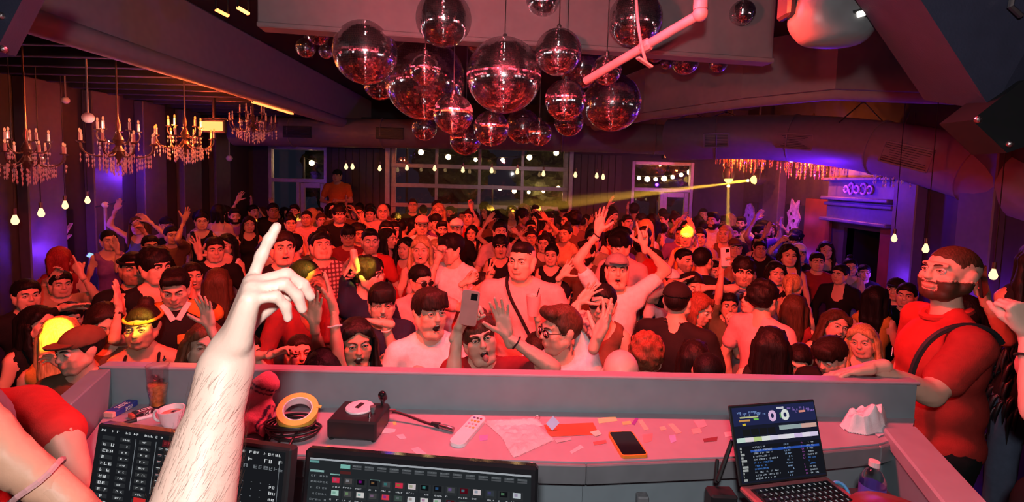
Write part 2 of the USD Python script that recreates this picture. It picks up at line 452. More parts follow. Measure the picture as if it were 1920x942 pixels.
# header of the ceiling recess where the mirror balls hang
ha, hb = P(488, 50, 3.3), P(1442, 117, 3.75)
struct('beam', beam((ha[0], ha[1], ha[2] + .3), (hb[0], hb[1], hb[2] + .3), .09, .6, bev=.008), m_beam)
struct('trim_4', beam((ha[0], ha[1] + .0, ha[2]), (hb[0], hb[1], hb[2]), .14, .035, bev=.008), m_beam)

# pilasters and recesses on the side walls
wl = stage.GetPrimAtPath('/World/wall_left'); wr = stage.GetPrimAtPath('/World/wall_right')
for y in np.arange(2.2, YB - .3, .86):
    obj('pilaster', bx((.14, .46, 3.3), (XL + .07, y, 1.65), .012), m_pil, wl)
for px0, px1 in ((1690, 1735), (1815, 1885), (1440, 1470)):
    y0, y1 = PX(px0, 430, XR)[1], PX(px1, 430, XR)[1]
    obj('pilaster', bx((.14, y0 - y1, 3.0), (XR - .07, (y0 + y1) / 2, 1.5), .012), m_pil, wr)
y0, y1 = PX(1657, 430, XR)[1], PX(1692, 430, XR)[1]
obj('wood_panel', bx((.05, y0 - y1, 2.0), (XR - .025, (y0 + y1) / 2, 1.0), .008), m_wood, wr)
y0, y1 = PX(1512, 430, XR)[1], PX(1560, 430, XR)[1]
obj('wood_panel', bx((.05, y0 - y1, 2.1), (XR - .025, (y0 + y1) / 2, 1.05), .008), m_wood, wr)
# fascia with mouldings over the passage, washed purple
y0, y1 = PX(1560, 360, XR)[1], PX(1692, 360, XR)[1]
fs = thing('door_hood', 'moulded fascia over the dark side passage, washed in purple light', 'fascia', (XR - .002, (y0 + y1) / 2, 0))
ym = (y0 + y1) / 2; zt = PX(1625, 305, XR)[2]; zb = PX(1625, 418, XR)[2]; Lf = y0 - y1
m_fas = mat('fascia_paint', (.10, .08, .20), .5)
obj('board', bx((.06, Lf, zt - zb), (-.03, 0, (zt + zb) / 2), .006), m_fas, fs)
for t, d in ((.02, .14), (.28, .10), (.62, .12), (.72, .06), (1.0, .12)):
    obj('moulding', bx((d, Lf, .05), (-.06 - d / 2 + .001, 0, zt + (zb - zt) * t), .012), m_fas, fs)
tg = text('MUSE', .16, .02)                                                  # a blurred cut-out word in the photograph
sphere_light('uv_fascia', (XR - .75, ym, (zt + zb) / 2), 45, (.10, .01, 1), .04)
# bracketed purple wall washes
for i, q in enumerate(((60, 470, XL, 9.0), (215, 330, XL, 12.0), (1408, 470, XR, 6.0), (1492, 480, XR, 6.0), (1715, 520, XR, 6), (1880, 560, XR, 8))):
    p = PX(q[0], q[1], q[2]); sx = 1 if q[2] < 0 else -1
    sphere_light('uv_wall' + f'_{i:03d}' * (i > 0), p + (sx * .3, 0, 0), q[3], (.16, .03, 1), .04)
# ---------------------------------------------------------------- the booth
ZT, ZS, YW = 1.594, 1.463, 1.66
m_gray = mat('booth_paint', (.21, .26, .29), .45, var=.06, bump=.08, bscale=40)
m_top = mat('counter_laminate', (.36, .29, .33), .35, var=.05)
m_edge = mat('counter_edge', (.16, .165, .18), .4)
struct('stage_platform', cat([bx((7.6, 4.2, .3), (0, -.4, .15)), bx((3.2, 1.0, .3), (3.1, 2.15, .15))]), m_black)
TL, TR = np.array([-1.40, 1.655]), np.array([1.492, 1.70])
SL = np.array([-1.352, 1.36])
booth = thing('dj_booth', 'grey painted booth wall with pink-lit counter at the front of the stage', 'booth')
obj('front_wall', beam((TL[0] - .04, TL[1] + .022, (ZT + .3) / 2), (TR[0], TR[1] + .022, (ZT + .3) / 2), .044, ZT - .3, bev=.004), m_gray, booth)
obj('wall_cap', beam((TL[0] - .05, TL[1] + .022, ZT), (TR[0] + .01, TR[1] + .022, ZT), .05, .012, bev=.004), m_top, booth)
sw = (np.array([-1.40, 1.64]), np.array([-1.30, 1.38]))
obj('side_wall', beam((sw[0][0] - .03, sw[0][1], (ZT + .3) / 2), (sw[1][0] - .03, sw[1][1], (ZT + .3) / 2), .06, ZT - .3, bev=.004), m_gray, booth)
ct = [TL, TR, (1.38, 1.585), (1.22, 1.52), (.75, 1.43), (.24, 1.375), (-.62, 1.375), (-1.0, 1.30), (-1.06, 1.08), (-1.02, .9), (-1.22, .9), (-1.26, 1.36)]
obj('counter', prism(ct, ZS - .03, ZS), m_top, booth)
fr = [np.array(q, float) for q in ct[2:9]]
for a, b in zip(fr[:-1], fr[1:]):
    obj('counter_edge', beam((*a, ZS - .035), (*b, ZS - .035), .024, .06, bev=.003), m_edge, booth)
    a2, b2 = a + (0, .06), b + (0, .06)
    obj('panel', beam((*a2, .82), (*b2, .82), .02, 1.1), m_gray, booth)
for x in (.42, 1.05): obj('post', bx((.035, .03, 1.0), (x, 1.40 if x < .6 else 1.47, .85), .004), m_edge, booth)
# low wing with a boxed rail at the end of the counter
ra, rb, rc = PZ(1668, 792, 1.46), PZ(1795, 942, 1.46), PZ(1900, 1090, 1.46)
rail = thing('booth_rail', 'low boxed rail running back from the counter end by the bouncer', 'rail')
d = nrm(rb - ra); e0, e1 = ra + d * .06, ra + d * .75
obj('rail_top', beam(e0, e1, .115, .05, bev=.006), m_top, rail)
obj('rail_body', beam(e0 - (0, 0, .6), e1 - (0, 0, .6), .09, 1.15), m_gray, rail)
# ---------------------------------------------------------------- people: heads, hands, hair, bodies, clothes
# colour kinds per vertex: 0 skin 1 lips 2 brow/beard 3 eye white 4 iris 5 mouth 6 teeth 7 tongue 8 tattoo 9 stubble 10 pupil
EYE = [np.array([s * .0315, -.074, .006]) for s in (-1, 1)]
HEADS = {}


def head(fem=0, mouth=0.0, smile=0.0, beard=0, wide=1.0, h=.0055, tongue=0):
    key = (fem, mouth, smile, beard, wide, h, tongue)
    if key in HEADS: return HEADS[key]
    mouth = max(mouth, .30 * smile); j, op = (.86 if fem else 1.0), .020 * mouth
    pr = [('e', (0, .018, .034), (.0765, .098, .086)), ('e', (0, -.018, -.034), (.063 * (.97 if fem else 1), .074, .076)),
          ('c', (-.030 * j, -.045, -.088 - op), (.030 * j, -.045, -.088 - op), .026, .026), ('c', (0, -.064, -.098 - op), (0, -.068, -.094 - op), .019, .017)]
    for s in (-1, 1):
        pr += [('c', (s * .058, .0, -.045), (s * .03, -.045, -.088 - op), .027 * j, .022 * j), ('e', (s * .045, -.055, -.020), (.025, .025, .024)), ('e', (s * .042, -.046, -.052), (.027 * j, .027, .03)),
               ('c', (s * .045, -.074, .032), (s * .012, -.086, .030), .009, .011 if not fem else .009),
               ('e', (s * .0765, .012, -.004), (.009, .019, .030)), ('e', (s * .0835, .02, .006), (.006, .014, .018))]
    pr += [('c', (0, -.088, .022), (0, -.1035, -.022), .0068, .0098), ('e', (0, -.099, -.026), (.0140, .0095, .0072)),
           ('c', (-.016, -.0875, -.0555), (.016, -.0875, -.0555), .0062, .0062), ('c', (-.013, -.0855, -.0655 - op), (.013, -.0855, -.0655 - op), .0068, .0068)]
    cuts = [(('e', tuple(e + (0, -.018, 0)), (.018, .017, .0135)), .012) for e in EYE]
    if mouth: cuts.append((('e', (0, -.094, -.060 - op * .55), (.017 + .004 * mouth + .007 * smile, .03, .004 + .014 * mouth)), .004))
    v, f = blob(pr, h, .014, cuts)
    kind = np.zeros(len(v), int)
    x, y, z = v.T
    lipz = np.where(z > -.0605 - op * .5, -.0545, -.0665 - op)
    lip = (np.abs(x) < .026 + .003 * smile) & (np.abs(z - lipz + smile * .004 * (np.abs(x) / .025) ** 2 * -1) < (.0052 if fem else .0042) * (1 - .55 * (np.abs(x) / .029) ** 2)) & (y < -.078)
    kind[lip] = 1
    if mouth: kind[(((x / (.021 + .007 * smile)) ** 2 + ((z + .060 + op * .55) / (.005 + .0128 * mouth)) ** 2) < .92) & (y < -.05) & (y > -.0835)] = 5
    if beard:
        bm = (z < -.036 - .25 * np.maximum(0, .03 - np.abs(x)) + .45 * np.maximum(0, np.abs(x) - .045) + .012 * (meshkit.noise(v * 260, 2) - .5)) & (y < .02) & ~lip & (kind == 0) & (z > -.14)
        bm &= ~((np.abs(x) < .028) & (z > -.043)) & ~((np.abs(x) < .031) & (z > -.079 - op) & (z < -.0505))
        kind[bm] = 2 if beard == 2 else 9
        if beard == 2: v[bm] += vnormals(v, f)[bm] * .006
    v = v * (wide, 1 + (wide - 1) * .5, 1)
    out = [(v, f, kind)]

    def extra(m, k): out.append((m[0] * (wide, 1, 1), m[1], np.full(len(m[0]), k) if np.ndim(k) == 0 else k))
    for s, e in zip((-1, 1), EYE):
        m = ball(.0138, e, 2); n = (m[0] - e) / .0138
        g = n @ nrm((0, -1, -.05)); extra(m, np.where(g > .965, 10, np.where(g > .86, 4, 3)))
        lid = tube([e + q for q in ((-.0165, -.008, -.001), (-.009, -.0125, .006), (0, -.0142, .0078), (.009, -.0125, .006), (.0165, -.008, -.001))], [.002, .0036, .004, .0036, .002], 6); extra(lid, 0)
        lash = tube([e + q for q in ((-.016, -.0105, -.001), (-.008, -.0155, .0045), (0, -.0168, .006), (.008, -.0155, .0045), (.016, -.0105, -.001))], .0018 if fem else .0011, 5); extra(lash, 2)
        low = tube([e + q for q in ((-.0155, -.008, -.003), (0, -.0135, -.0085), (.0155, -.008, -.003))], [.002, .0028, .002], 6); extra(low, 0)
        b = [(s * .013, -.0975, .0245), (s * .024, -.0965, .0305), (s * .037, -.0875, .0315), (s * .049, -.075, .0255)]
        extra(tube(spline(b, 8), np.array([.0032, .0042, .0045, .0042, .004, .0034, .0026, .0014]) * (.55 if fem else 1.0), 6), 2)
    if mouth or smile > .6:
        m0 = max(mouth, .25)
        extra(tube([(-.0145, -.079, -.0535 - .001), (-.007, -.0855, -.0555), (0, -.087, -.056), (.007, -.0855, -.0555), (.0145, -.079, -.0545)], [.003, .0042, .0045, .0042, .003], 6), 6)
    if mouth: extra(ball(1, (0, -.062, -.062 - op * .55), 1, (.019, .012, .006 + .012 * mouth)), 5)
    if tongue: extra(ball(1, (0, -.093, -.074 - op * .6), 2, (.014, .013, .018)), 7)
    v, f = cat(out); HEADS[key] = (v, f, np.concatenate([o[2] for o in out]))
    return HEADS[key]


# ---- hands. right hand: wrist at the origin, fingers along +z, palm towards -y, thumb towards +x
#        per finger: (spread deg, knuckle, middle, end bend), thumb: (out deg, forward deg, bend)
POSES = dict(open=([(9, 6, 8, 5), (2, 4, 6, 4), (-6, 6, 8, 5), (-14, 10, 10, 6)], (48, 12, 8)),
             flat=([(2, 4, 6, 4), (0, 3, 5, 4), (-2, 4, 6, 4), (-5, 6, 8, 5)], (30, 10, 10)),
             relax=([(5, 22, 30, 18), (1, 26, 34, 20), (-4, 30, 36, 22), (-9, 34, 38, 22)], (38, 25, 20)),
             spread=([(16, 10, 14, 8), (4, 2, 6, 4), (-9, 6, 10, 6), (-22, 14, 16, 8)], (58, 15, 8)),
             droop=([(4, 50, 30, 15), (1, 58, 34, 18), (-3, 64, 36, 18), (-8, 68, 38, 18)], (34, 30, 15)),
             fist=([(2, 82, 98, 60), (0, 85, 100, 60), (-2, 86, 100, 60), (-4, 86, 98, 60)], (20, 48, 45)),
             point=([(2, 4, 5, 3), (0, 78, 92, 50), (-2, 82, 96, 55), (-4, 84, 96, 55)], (24, 45, 40)),
             grip=([(5, 40, 52, 32), (1, 44, 54, 34), (-3, 46, 56, 34), (-8, 48, 56, 34)], (40, 48, 22)),
             shaka=([(8, 4, 6, 4), (0, 70, 85, 50), (-4, 74, 88, 50), (-14, 12, 14, 8)], (55, 12, 8)),
             vee=([(9, 4, 5, 3), (-6, 4, 5, 3), (-3, 80, 95, 55), (-6, 82, 95, 55)], (20, 48, 45)))
FING = [((.027, -.002, .094), (.043, .026, .022), .0092), ((.009, -.002, .098), (.047, .030, .023), .0095), ((-.009, -.002, .093), (.043, .028, .023), .0090), ((-.026, -.001, .083), (.034, .021, .020), .0080)]
HANDS = {}


def hand_prims(fs, th):
    pr = [('c', (0, .002, -.05), (0, 0, .0), .024, .0235), ('c', (-.006, .002, -.05), (.006, .0, -.0), .022, .023)]
    for (k, L, r) in FING: pr.append(('c', (k[0] * .55, .001, .012), k, .0165, .0125))
    pr += [('c', (.018, -.006, .018), (.030, -.008, .062), .017, .012), ('c', (-.02, -.006, .02), (-.026, -.003, .07), .015, .011)]
    for (k, L, r), (sp, *bend) in zip(FING, fs):
        p = np.array(k); ang = 0.0; sx = math.radians(sp); rr = r * 1.04
        for l, b in zip(L, bend):
            ang += math.radians(b); d = np.array([math.sin(sx) * math.cos(ang), -math.sin(ang), math.cos(sx) * math.cos(ang)])
            q = p + d * l; pr.append(('c', p, q, rr, rr * .93, .006)); p, rr = q, rr * .93
    a, fw, bn = (math.radians(q) for q in th)
    p = np.array([.024, -.008, .020]); ang = 0; rr = .0135
    for l, b in ((.046, 0), (.034, bn), (.028, bn)):
        ang += b; o = a - ang * .8; d = nrm([math.sin(o) * math.cos(fw), -math.sin(fw) - .5 * math.sin(ang), math.cos(o)])
        q = p + d * l; pr.append(('c', p, q, rr, rr * .88, .008)); p, rr = q, rr * .88
    return pr


def hand(pose='open', left=False, h=.0046):
    key = (pose, left, round(h, 4))
    if key in HANDS: return HANDS[key]
    v, f = blob(hand_prims(*POSES[pose]), h, .012)
    if left: v = v * (-1, 1, 1); f = f[:, ::-1]
    HANDS[key] = (v, f); return HANDS[key]


def hline(y):                                                # where the hair begins, by how far back along the head
    return np.interp(y, [-.11, -.085, -.06, -.035, -.02, .02, .05, .12], [.066, .066, .056, .02, -.006, -.012, -.055, -.085])


HAIRS = {}


def hair(style, h=.008):
    key = (style, h)
    if key in HAIRS: return HAIRS[key]
    cr = lambda g, u=0: ('e', (0, .018, .036 + u), (.0775 + g, .099 + g, .087 + g))
    post = lambda lift=0.0: (lambda G, X, Y, Z: np.maximum(G, (hline(Y) + lift + .0035 * np.sin(X * 190) + .003 * np.sin(X * 83 + 1) + np.where(Y < -.04, .30 * np.maximum(np.abs(X) - .030, 0), 0) - Z) * .8))
    amp, fr = .006, (120, 120, 38)
    if style == 'short': m = blob([cr(.008), ('e', (0, -.02, .075), (.058, .065, .05))], h, .02, post=post())
    elif style == 'buzz': m = blob([cr(.003)], h, .02, post=post(.004)); amp = .001
    elif style == 'fade': m = blob([cr(.003), ('e', (0, -.01, .092), (.060, .085, .036))], h, .012, post=post(.004)); amp = .002
    elif style == 'quiff': m = blob([cr(.004), ('c', (-.035, -.07, .098), (.035, -.07, .102), .03, .03), ('e', (0, .0, .095), (.062, .08, .04))], h, .02, post=post(.002)); amp = .006
    elif style == 'fringe':
        pr = [cr(.010), ('e', (0, -.008, .068), (.080, .095, .066))]
        pr += [('c', (x * .8, -.072, .098), (x * 1.15, -.101 + abs(x) * .45, .044 - .010 * ((i * 7) % 3)), .017, .009) for i, x in enumerate(np.linspace(-.062, .062, 9))]
        m = blob(pr, h, .014, post=lambda G, X, Y, Z: np.maximum(G, (np.where(Y < -.05, .03, hline(Y)) - Z) * .8 + 0 * X)); amp = .005
    elif style in ('curly', 'afro'):
        g = np.random.default_rng(3); pr = [cr(.01)]
        for _ in range(70):
            d = nrm(g.normal(size=3)); d[2] = abs(d[2]) if d[1] < 0 else d[2]
            q = d * (.080, .10, .092) + (0, .018, .040)
            if q[2] > hline(q[1]) + .012: pr.append(('e', tuple(q), (.02,) * 3))
        m = blob(pr, h, .008); amp, fr = .005, (130, 130, 130)
    elif style in ('long', 'longside', 'longback', 'wavy'):
        pr = [cr(.011)]
        for s in (-1, 1):
            pr += [('c', (s * .055, -.06, .085), (s * .086, -.030, .0), .02, .02), ('c', (s * .086, -.028, .0), (s * .094, -.035, -.13), .022, .026), ('c', (s * .094, -.035, -.13), (s * .092, -.075, -.27), .027, .014),
                   ('c', (s * .083, .02, .0), (s * .085, .04, -.18), .03, .032)]
        pr += [('c', (x, .09, .03), (x * 1.25, .085, -.20), .035, .03) for x in (-.05, 0, .05)] + [('c', (x, .085, -.2), (x * 1.2, .095, -.34), .03, .015) for x in (-.055, 0, .055)]
        m = blob(pr, h, .022, post=lambda G, X, Y, Z: np.maximum(G, .9 * np.minimum(np.minimum(.080 - np.abs(X) * .62 - Z + .0 * Y, -.02 - Y + 0 * X + 0 * Z), .085 - np.abs(X) + 0 * Y + 0 * Z)))
        amp, fr = (.009, (45, 45, 14)) if style == 'wavy' else (.005, (85, 85, 9))
    elif style == 'bob':
        pr = [cr(.012)] + [('c', (s * .083, -.01, .0), (s * .085, -.02, -.12), .026, .02) for s in (-1, 1)] + [('c', (x, .09, .03), (x * 1.2, .08, -.12), .034, .022) for x in (-.05, 0, .05)]
        m = blob(pr, h, .02, post=lambda G, X, Y, Z: np.maximum(G, .9 * np.minimum(np.minimum(.058 - Z + 0 * X + 0 * Y, -.02 - Y + 0 * X + 0 * Z), .08 - np.abs(X) + 0 * Y + 0 * Z))); amp, fr = .004, (85, 85, 12)
    elif style == 'bun':
        m = blob([cr(.007), ('e', (0, .055, .135), (.042, .042, .036))], h, .012, post=post()); amp = .003
    elif style == 'pony':
        m = blob([cr(.007), ('c', (0, .12, .07), (0, .17, .0), .028, .03), ('c', (0, .17, .0), (0, .15, -.2), .03, .012)], h, .014, post=post()); amp, fr = .004, (85, 85, 12)
    else: raise KeyError(style)
    HAIRS[key] = rough_up(m, amp, fr, 5, .3)
    return HAIRS[key]


def cap_mesh(kind='cap', h=.010):
    key = ('hat', kind, h)
    if key in HAIRS: return HAIRS[key]
    fwd = -1 if kind == 'cap' else 1
    crown = blob([('e', (0, .016, .050), (.089, .109, .088))], h, .01, post=lambda G, X, Y, Z: np.maximum(G, .042 - Z + .12 * Y * (1 if kind == 'cap' else -.6) + 0 * X))
    if kind == 'beanie':
        m = crown
    else:
        brim = blob([('e', (0, .016 + fwd * .10, .047 + (.012 if kind == 'cap' else .006)), (.072, .082, .009))], .0085, .01, post=lambda G, X, Y, Z: np.maximum(G, (.05 - fwd * (Y - .016)) + 0 * X + 0 * Z))
        m = cat([crown, brim, ball(.008, (0, .02, .138), 1, (1, 1, .6))])
    HAIRS[key] = m; return m


SKINS = dict(arm=(.62, .42, .34), pale=(.72, .45, .35), fair=(.62, .37, .27), tan=(.48, .26, .17), brown=(.30, .15, .09), dark=(.13, .065, .04))
HAIRC = dict(black=(.006, .005, .005), dark=(.014, .009, .007), brown=(.055, .028, .016), auburn=(.16, .05, .025), blonde=(.42, .27, .12), grey=(.2, .19, .18), red=(.25, .02, .02))
m_skin = vmat('skin', .5, bump=.08, bscale=220, specular_ior_level=.35)
m_hair = {k: usdkit.material(stage, f'/World/Looks/hair_{k}', {'t': ('texture_coordinate', {}), 'm': ('mapping', {'scale': (140, 140, 14)}), 'n': ('noise_texture', {'scale': 1.0, 'detail': 2.0}),
          'r': ('rgb_ramp', {'ramp': [(.3, np.array(c) * .7), (.75, np.minimum(np.array(c) * 1.5, 1))]}), 'b': ('bump', {'strength': .6, 'distance': .004}), 'p': ('principled_bsdf', {'roughness': .58, 'specular_ior_level': .2})},
          [('t.object', 'm.vector'), ('m.vector', 'n.vector'), ('n.fac', 'r.fac'), ('r.color', 'p.base_color'), ('n.fac', 'b.height'), ('b.normal', 'p.normal')], surface='p.BSDF') for k, c in HAIRC.items()}
CLOTH = dict(black=(.007, .007, .008), white=(.72, .70, .72), pink=(.62, .36, .36), navy=(.012, .016, .045), maroon=(.22, .02, .025), red=(.50, .03, .025), polo_red=(.40, .028, .022), grey=(.22, .22, .23), blue=(.08, .13, .30), tan=(.40, .27, .17), brown=(.12, .06, .035), mustard=(.45, .22, .04), orange=(.62, .14, .02), purple=(.2, .07, .3), olive=(.10, .10, .05), cream=(.62, .55, .46), denim=(.10, .13, .2))
m_cloth = {k: mat('cloth_' + k, c, .85, var=.10, scale=30, bump=.25, bscale=300, specular_ior_level=.25) for k, c in CLOTH.items()}


m_cloth['plaid'] = usdkit.material(stage, '/World/Looks/cloth_plaid', {'t': ('texture_coordinate', {}), 'a': ('wave_texture', {'bands_direction': 'x', 'scale': 9.0}), 'b': ('wave_texture', {'bands_direction': 'z', 'scale': 9.0}), 'm': ('mix', {'mix_type': 'multiply', 'fac': 1.0}), 'r': ('rgb_ramp', {'ramp': [(.0, (.10, .03, .04)), (.25, (.30, .10, .11)), (.5, (.66, .42, .42))]}), 'p': ('principled_bsdf', {'roughness': .85})},
                              [('t.object', 'a.vector'), ('t.object', 'b.vector'), ('a.color', 'm.color1'), ('b.color', 'm.color2'), ('m.color', 'r.fac'), ('r.color', 'p.base_color')], surface='p.BSDF')


def kcol(kind, skin, hairc):
    s = np.array(SKINS[skin]); hc = np.array(HAIRC[hairc])
    t = np.array([s, s * (.90, .62, .60), hc, (.75, .72, .70), (.06, .035, .02), (.06, .01, .01), (.82, .78, .72), (.60, .18, .17), (.05, .05, .06), s * .55 + hc * .45, (.008, .008, .008)])
    return t[kind]


def ik(S, W, l1, l2, hint):
    d = W - S; L = np.linalg.norm(d); m = (l1 + l2) * .985
    if L > m: W = S + d / L * m; d = W - S; L = m
    L = max(L, .12); x = (l1 ** 2 - l2 ** 2 + L ** 2) / (2 * L); y = math.sqrt(max(l1 ** 2 - x ** 2, 1e-6))
    u = d / np.linalg.norm(d); n = hint - u * (hint @ u); n = nrm(n) if np.linalg.norm(n) > 1e-6 else V3(1, 0, 0)
    return S + u * x + n * y, W


def skeleton(fem=0, w=1.0, arms=(None, None), lean=0.0):
    """arms: viewer's-left and viewer's-right arm of someone facing -y, i.e. x = -1 and x = +1. Each a dict(w=wrist, e=elbow hint or None, pose, d=hand direction, n=palm normal) or None (hanging)."""
    sh = (.155 if fem else .182) * w
    out = []
    for s, a in zip((-1, 1), arms):
        S = np.array([s * sh, .01, 1.43])
        if a is None: a = dict(w=np.array([s * (sh + .07), -.06, .90]), pose='relax', d=(0, -.1, -1), n=(-s, .2, 0))
        W = np.asarray(a['w'], float)
        if W[2] > 1.45: S = S + (-s * .02, 0, min(.05, (W[2] - 1.45) * .15))
        hint = np.asarray(a['e'], float) - (S + W) / 2 if a.get('e') is not None else np.array([s * .8, .25, -.9 if W[2] < 1.9 else .0])
        E, W = ik(S, W, .30 * (.93 if fem else 1), .265 * (.93 if fem else 1), hint)
        fd = nrm(W - E)
        out.append(dict(S=S, E=E, W=W, pose=a.get('pose', 'relax'), d=nrm(np.asarray(a['d'], float)) if a.get('d') is not None else fd, n=np.asarray(a.get('n', (0, -1, 0)), float), s=s, hs=a.get('hs', 1.0)))
    return out


def torso(fem, w, belly=1.0):
    if fem:
        t = [('e', (0, .012, 1.29), (.128 * w, .092 * w, .17)), ('e', (0, .005, 1.10), (.112 * w, .085 * w * belly, .16)), ('e', (0, .012, .93), (.155 * w, .115 * w, .14)), ('c', (-.145 * w, .012, 1.425), (.145 * w, .012, 1.425), .045, .045)]
        t += [('e', (s * .066, -.07, 1.265), (.058, .052, .058)) for s in (-1, 1)]
    else:
        t = [('e', (0, .005, 1.30), (.155 * w, .108 * w, .18)), ('e', (0, .0, 1.10), (.140 * w, .102 * w * belly, .17)), ('e', (0, .01, .94), (.152 * w, .115 * w, .13)), ('c', (-.168 * w, .012, 1.425), (.168 * w, .012, 1.425), .056, .056)]
    r = .046 if fem else .056
    return t + [('c', (s * .03, .02, 1.515), (s * .135 * w, .018, 1.445), .036, .045) for s in (-1, 1)], [('c', (0, .028, 1.42), (0, .004, 1.60), r * 1.05, r)]


def arm_prims(a, fem, w, f0=0.0, f1=2.0, g=0.0):             # from f0 to f1: 0 shoulder, 1 elbow, 2 wrist
    q = .86 if fem else 1.0; q *= .55 + .45 * w
    R = [.051 * q, .041 * q, .0265 * (.92 if fem else 1.0)]; J = [a['S'], a['E'], a['W']]; out = []
    for i in (0, 1):
        t0, t1 = max(f0 - i, 0), min(f1 - i, 1)
        if t1 <= t0: continue
        L = lambda t: J[i] + (J[i + 1] - J[i]) * t
        r = lambda t: R[i] + (R[i + 1] - R[i]) * t
        out.append(('c', L(t0), L(t1), r(t0) + g, r(t1) + g, .03 if i == 0 else .010))
        if i == 0 and t1 > .5: pass
        if i == 1 and t1 > .3: out.append(('c', L(.12), L(min(.45, t1)), .042 * q + g, .037 * q + g, .010))
    return out


def person(root, fem=0, w=.94, belly=1.0, arms=(None, None), hd=None, hy=0.0, hp=0.0, hr=0.0, skin='fair', hairs='short', hairc='dark', hat=None, hatc='white', top='tee', topc='black', legs='denim', glasses=None, q=1.0, bind=True, tattoo=None, bands=(), chain=False, headdress=None, sleeve=None, headband=None):
    """Builds the parts of a person standing on root's origin, 1.75 m tall, facing -y. q: size of the surface cells (1 near, more for far people)."""
    A = skeleton(fem, w, arms)
    tor, neck = torso(fem, w, belly)
    hb = .0185 * q; hq = lambda a, m: min(a * q, m)
    skinp = tor + neck + [p for a in A for p in arm_prims(a, fem, w)]
    V = [(*blob(skinp, hb, .03),)]
    kinds = [np.zeros(len(V[0][0]), int)]
    if tattoo is not None:
        v = V[0][0]; a = A[tattoo]; d = np.linalg.norm(v - (a['E'] + a['W']) / 2, axis=1); g = meshkit.fbm(v * 55, 2, 4)
        kinds[0][(d < .17) & (g > .54)] = 8
    for a in A:
        hm = hand(a['pose'], a['s'] > 0, hq(.0050, .0085))
        z = a['d']; y = -(a['n'] - z * (a['n'] @ z)); y = nrm(y) if np.linalg.norm(y) > 1e-3 else nrm(np.cross(z, (1, 0, 0)))
        M = np.stack([np.cross(y, z), y, z], 1)
        sc = (.90 if fem else 1.0) * a['hs']; v = hm[0] * sc
        V.append((v @ M.T + a['W'] + a['d'] * .012, hm[1])); kinds.append(np.zeros(len(v), int)); a['M'] = M
    Rh = rotm((0, 0, 1), hy) @ rotm((1, 0, 0), hp) @ rotm((0, 1, 0), hr)
    piv = np.array([0, .01, 1.545 + .04 * (w > 1.28)]); hc = np.array([0, -.012, .104]); HS = 1.04
    hm = head(fem, **{'h': hq(.0060, .0105), **(hd or {})})
    tfh = lambda m: ((m[0] * HS + hc) @ Rh.T + piv, m[1])
    V.append(tfh(hm)); kinds.append(hm[2])
    k = np.concatenate(kinds)
    obj('body', cat(V), m_skin, root, True, kcol(k, skin, hairc))
    if hairs: obj('hair', tfh(hair(hairs, hq(.0088, .0145))), m_hair[hairc], root, True)
    if hat: obj('cap', tfh(cap_mesh(hat)), m_cloth[hatc], root, 50)
    if headdress:                                             # tinsel crown of small glittering strips
        g = np.random.default_rng(5); st = []
        for i in range(46):
            d = nrm(g.normal(size=3) * (1, 1, .5) + (0, 0, .9)); p = d * (.088, .108, .098) + (0, .012, .04)
            st.append(bx((.006, .03, .012), p, 0, rotm(g.normal(size=3), g.uniform(0, 180))))
        obj('tinsel', tfh(cat(st)), mat('gold_tinsel', (.85, .55, .05), .25, .8), root)
    if headband:
        t = np.linspace(0, 2 * np.pi, 29)
        obj('headband', tfh(tube([(.089 * math.sin(u), .016 - .110 * math.cos(u), .058 - .012 * math.cos(u)) for u in t], .010, 8, False)), m_cloth[headband], root, True)
    if glasses:
        fr = []
        for s in (-1, 1):
            c = np.array([s * .033, -.100, .003]); t = np.linspace(0, 2 * np.pi, 15)
            fr.append(tube([c + (.025 * math.cos(u) * 1.02, .006 * abs(math.cos(u)) * (1 if s * math.cos(u) > 0 else 0), .020 * math.sin(u)) for u in t], .0024, 5, False)); fr.append(tube([c + (s * .024, .004, .006), (s * .079, -.03, .01), (s * .082, .015, .008)], .0022, 5))
        fr.append(tube([(-.009, -.103, .006), (0, -.105, .009), (.009, -.103, .006)], .0022, 5))
        gl = obj('glasses', tfh(cat(fr)), mat('spectacle_frame', (.015, .012, .012), .3), root)
        obj('lens', tfh(cat([ball(1, (s * .033, -.100, .003), 2, (.024, .003, .019)) for s in (-1, 1)])), mat('dark_lens', (.01, .01, .012), .08) if glasses == 'sun' else glass_pane(), gl)
    # clothes
    cut = {'tee': [(('e', (0, -.035, 1.575), (.092, .10, .10)), .01)], 'polo': [(('e', (0, -.04, 1.575), (.078, .09, .09)), .01)], 'long': [(('e', (0, -.035, 1.575), (.088, .10, .10)), .01)], 'jacket': [(('e', (0, -.09, 1.50), (.07, .10, .20)), .01)],
           'tank': [(('e', (0, -.05, 1.56), (.105, .13, .15)), .012)] + [(('c', (s * .245 * w, .01, 1.56), (s * .215 * w, .01, 1.30), .085, .07), .012) for s in (-1, 1)], 'strap': [(('e', (0, -.02, 1.53), (.30, .2, .155)), .01)]}[top]
    f1 = {'tee': .58, 'polo': .68, 'long': 1.94, 'jacket': 1.92, 'tank': 0, 'strap': 0}[top]; f1 = sleeve or f1
    if A[0]['W'][2] < .6: pass
    sp = tor + [p for a in A for p in arm_prims(a, fem, w, 0.0 if f1 else 0, f1, .004)]
    zb = 1.05 if top == 'strap' else .84
    sm = blob(sp, hb * .95, .03, cut, post=lambda G, X, Y, Z: np.maximum(G, zb - Z + 0 * X + 0 * Y), infl=.013 if not (top == 'strap') else .009)
    sm = rough_up(sm, .005 if top != 'strap' else .002, (9, 9, 15), 11, .25)
    so = obj('shirt' if top in ('tee', 'polo', 'long') else 'jacket' if top == 'jacket' else 'vest_top', sm, m_cloth[topc] if bind else None, root, True)
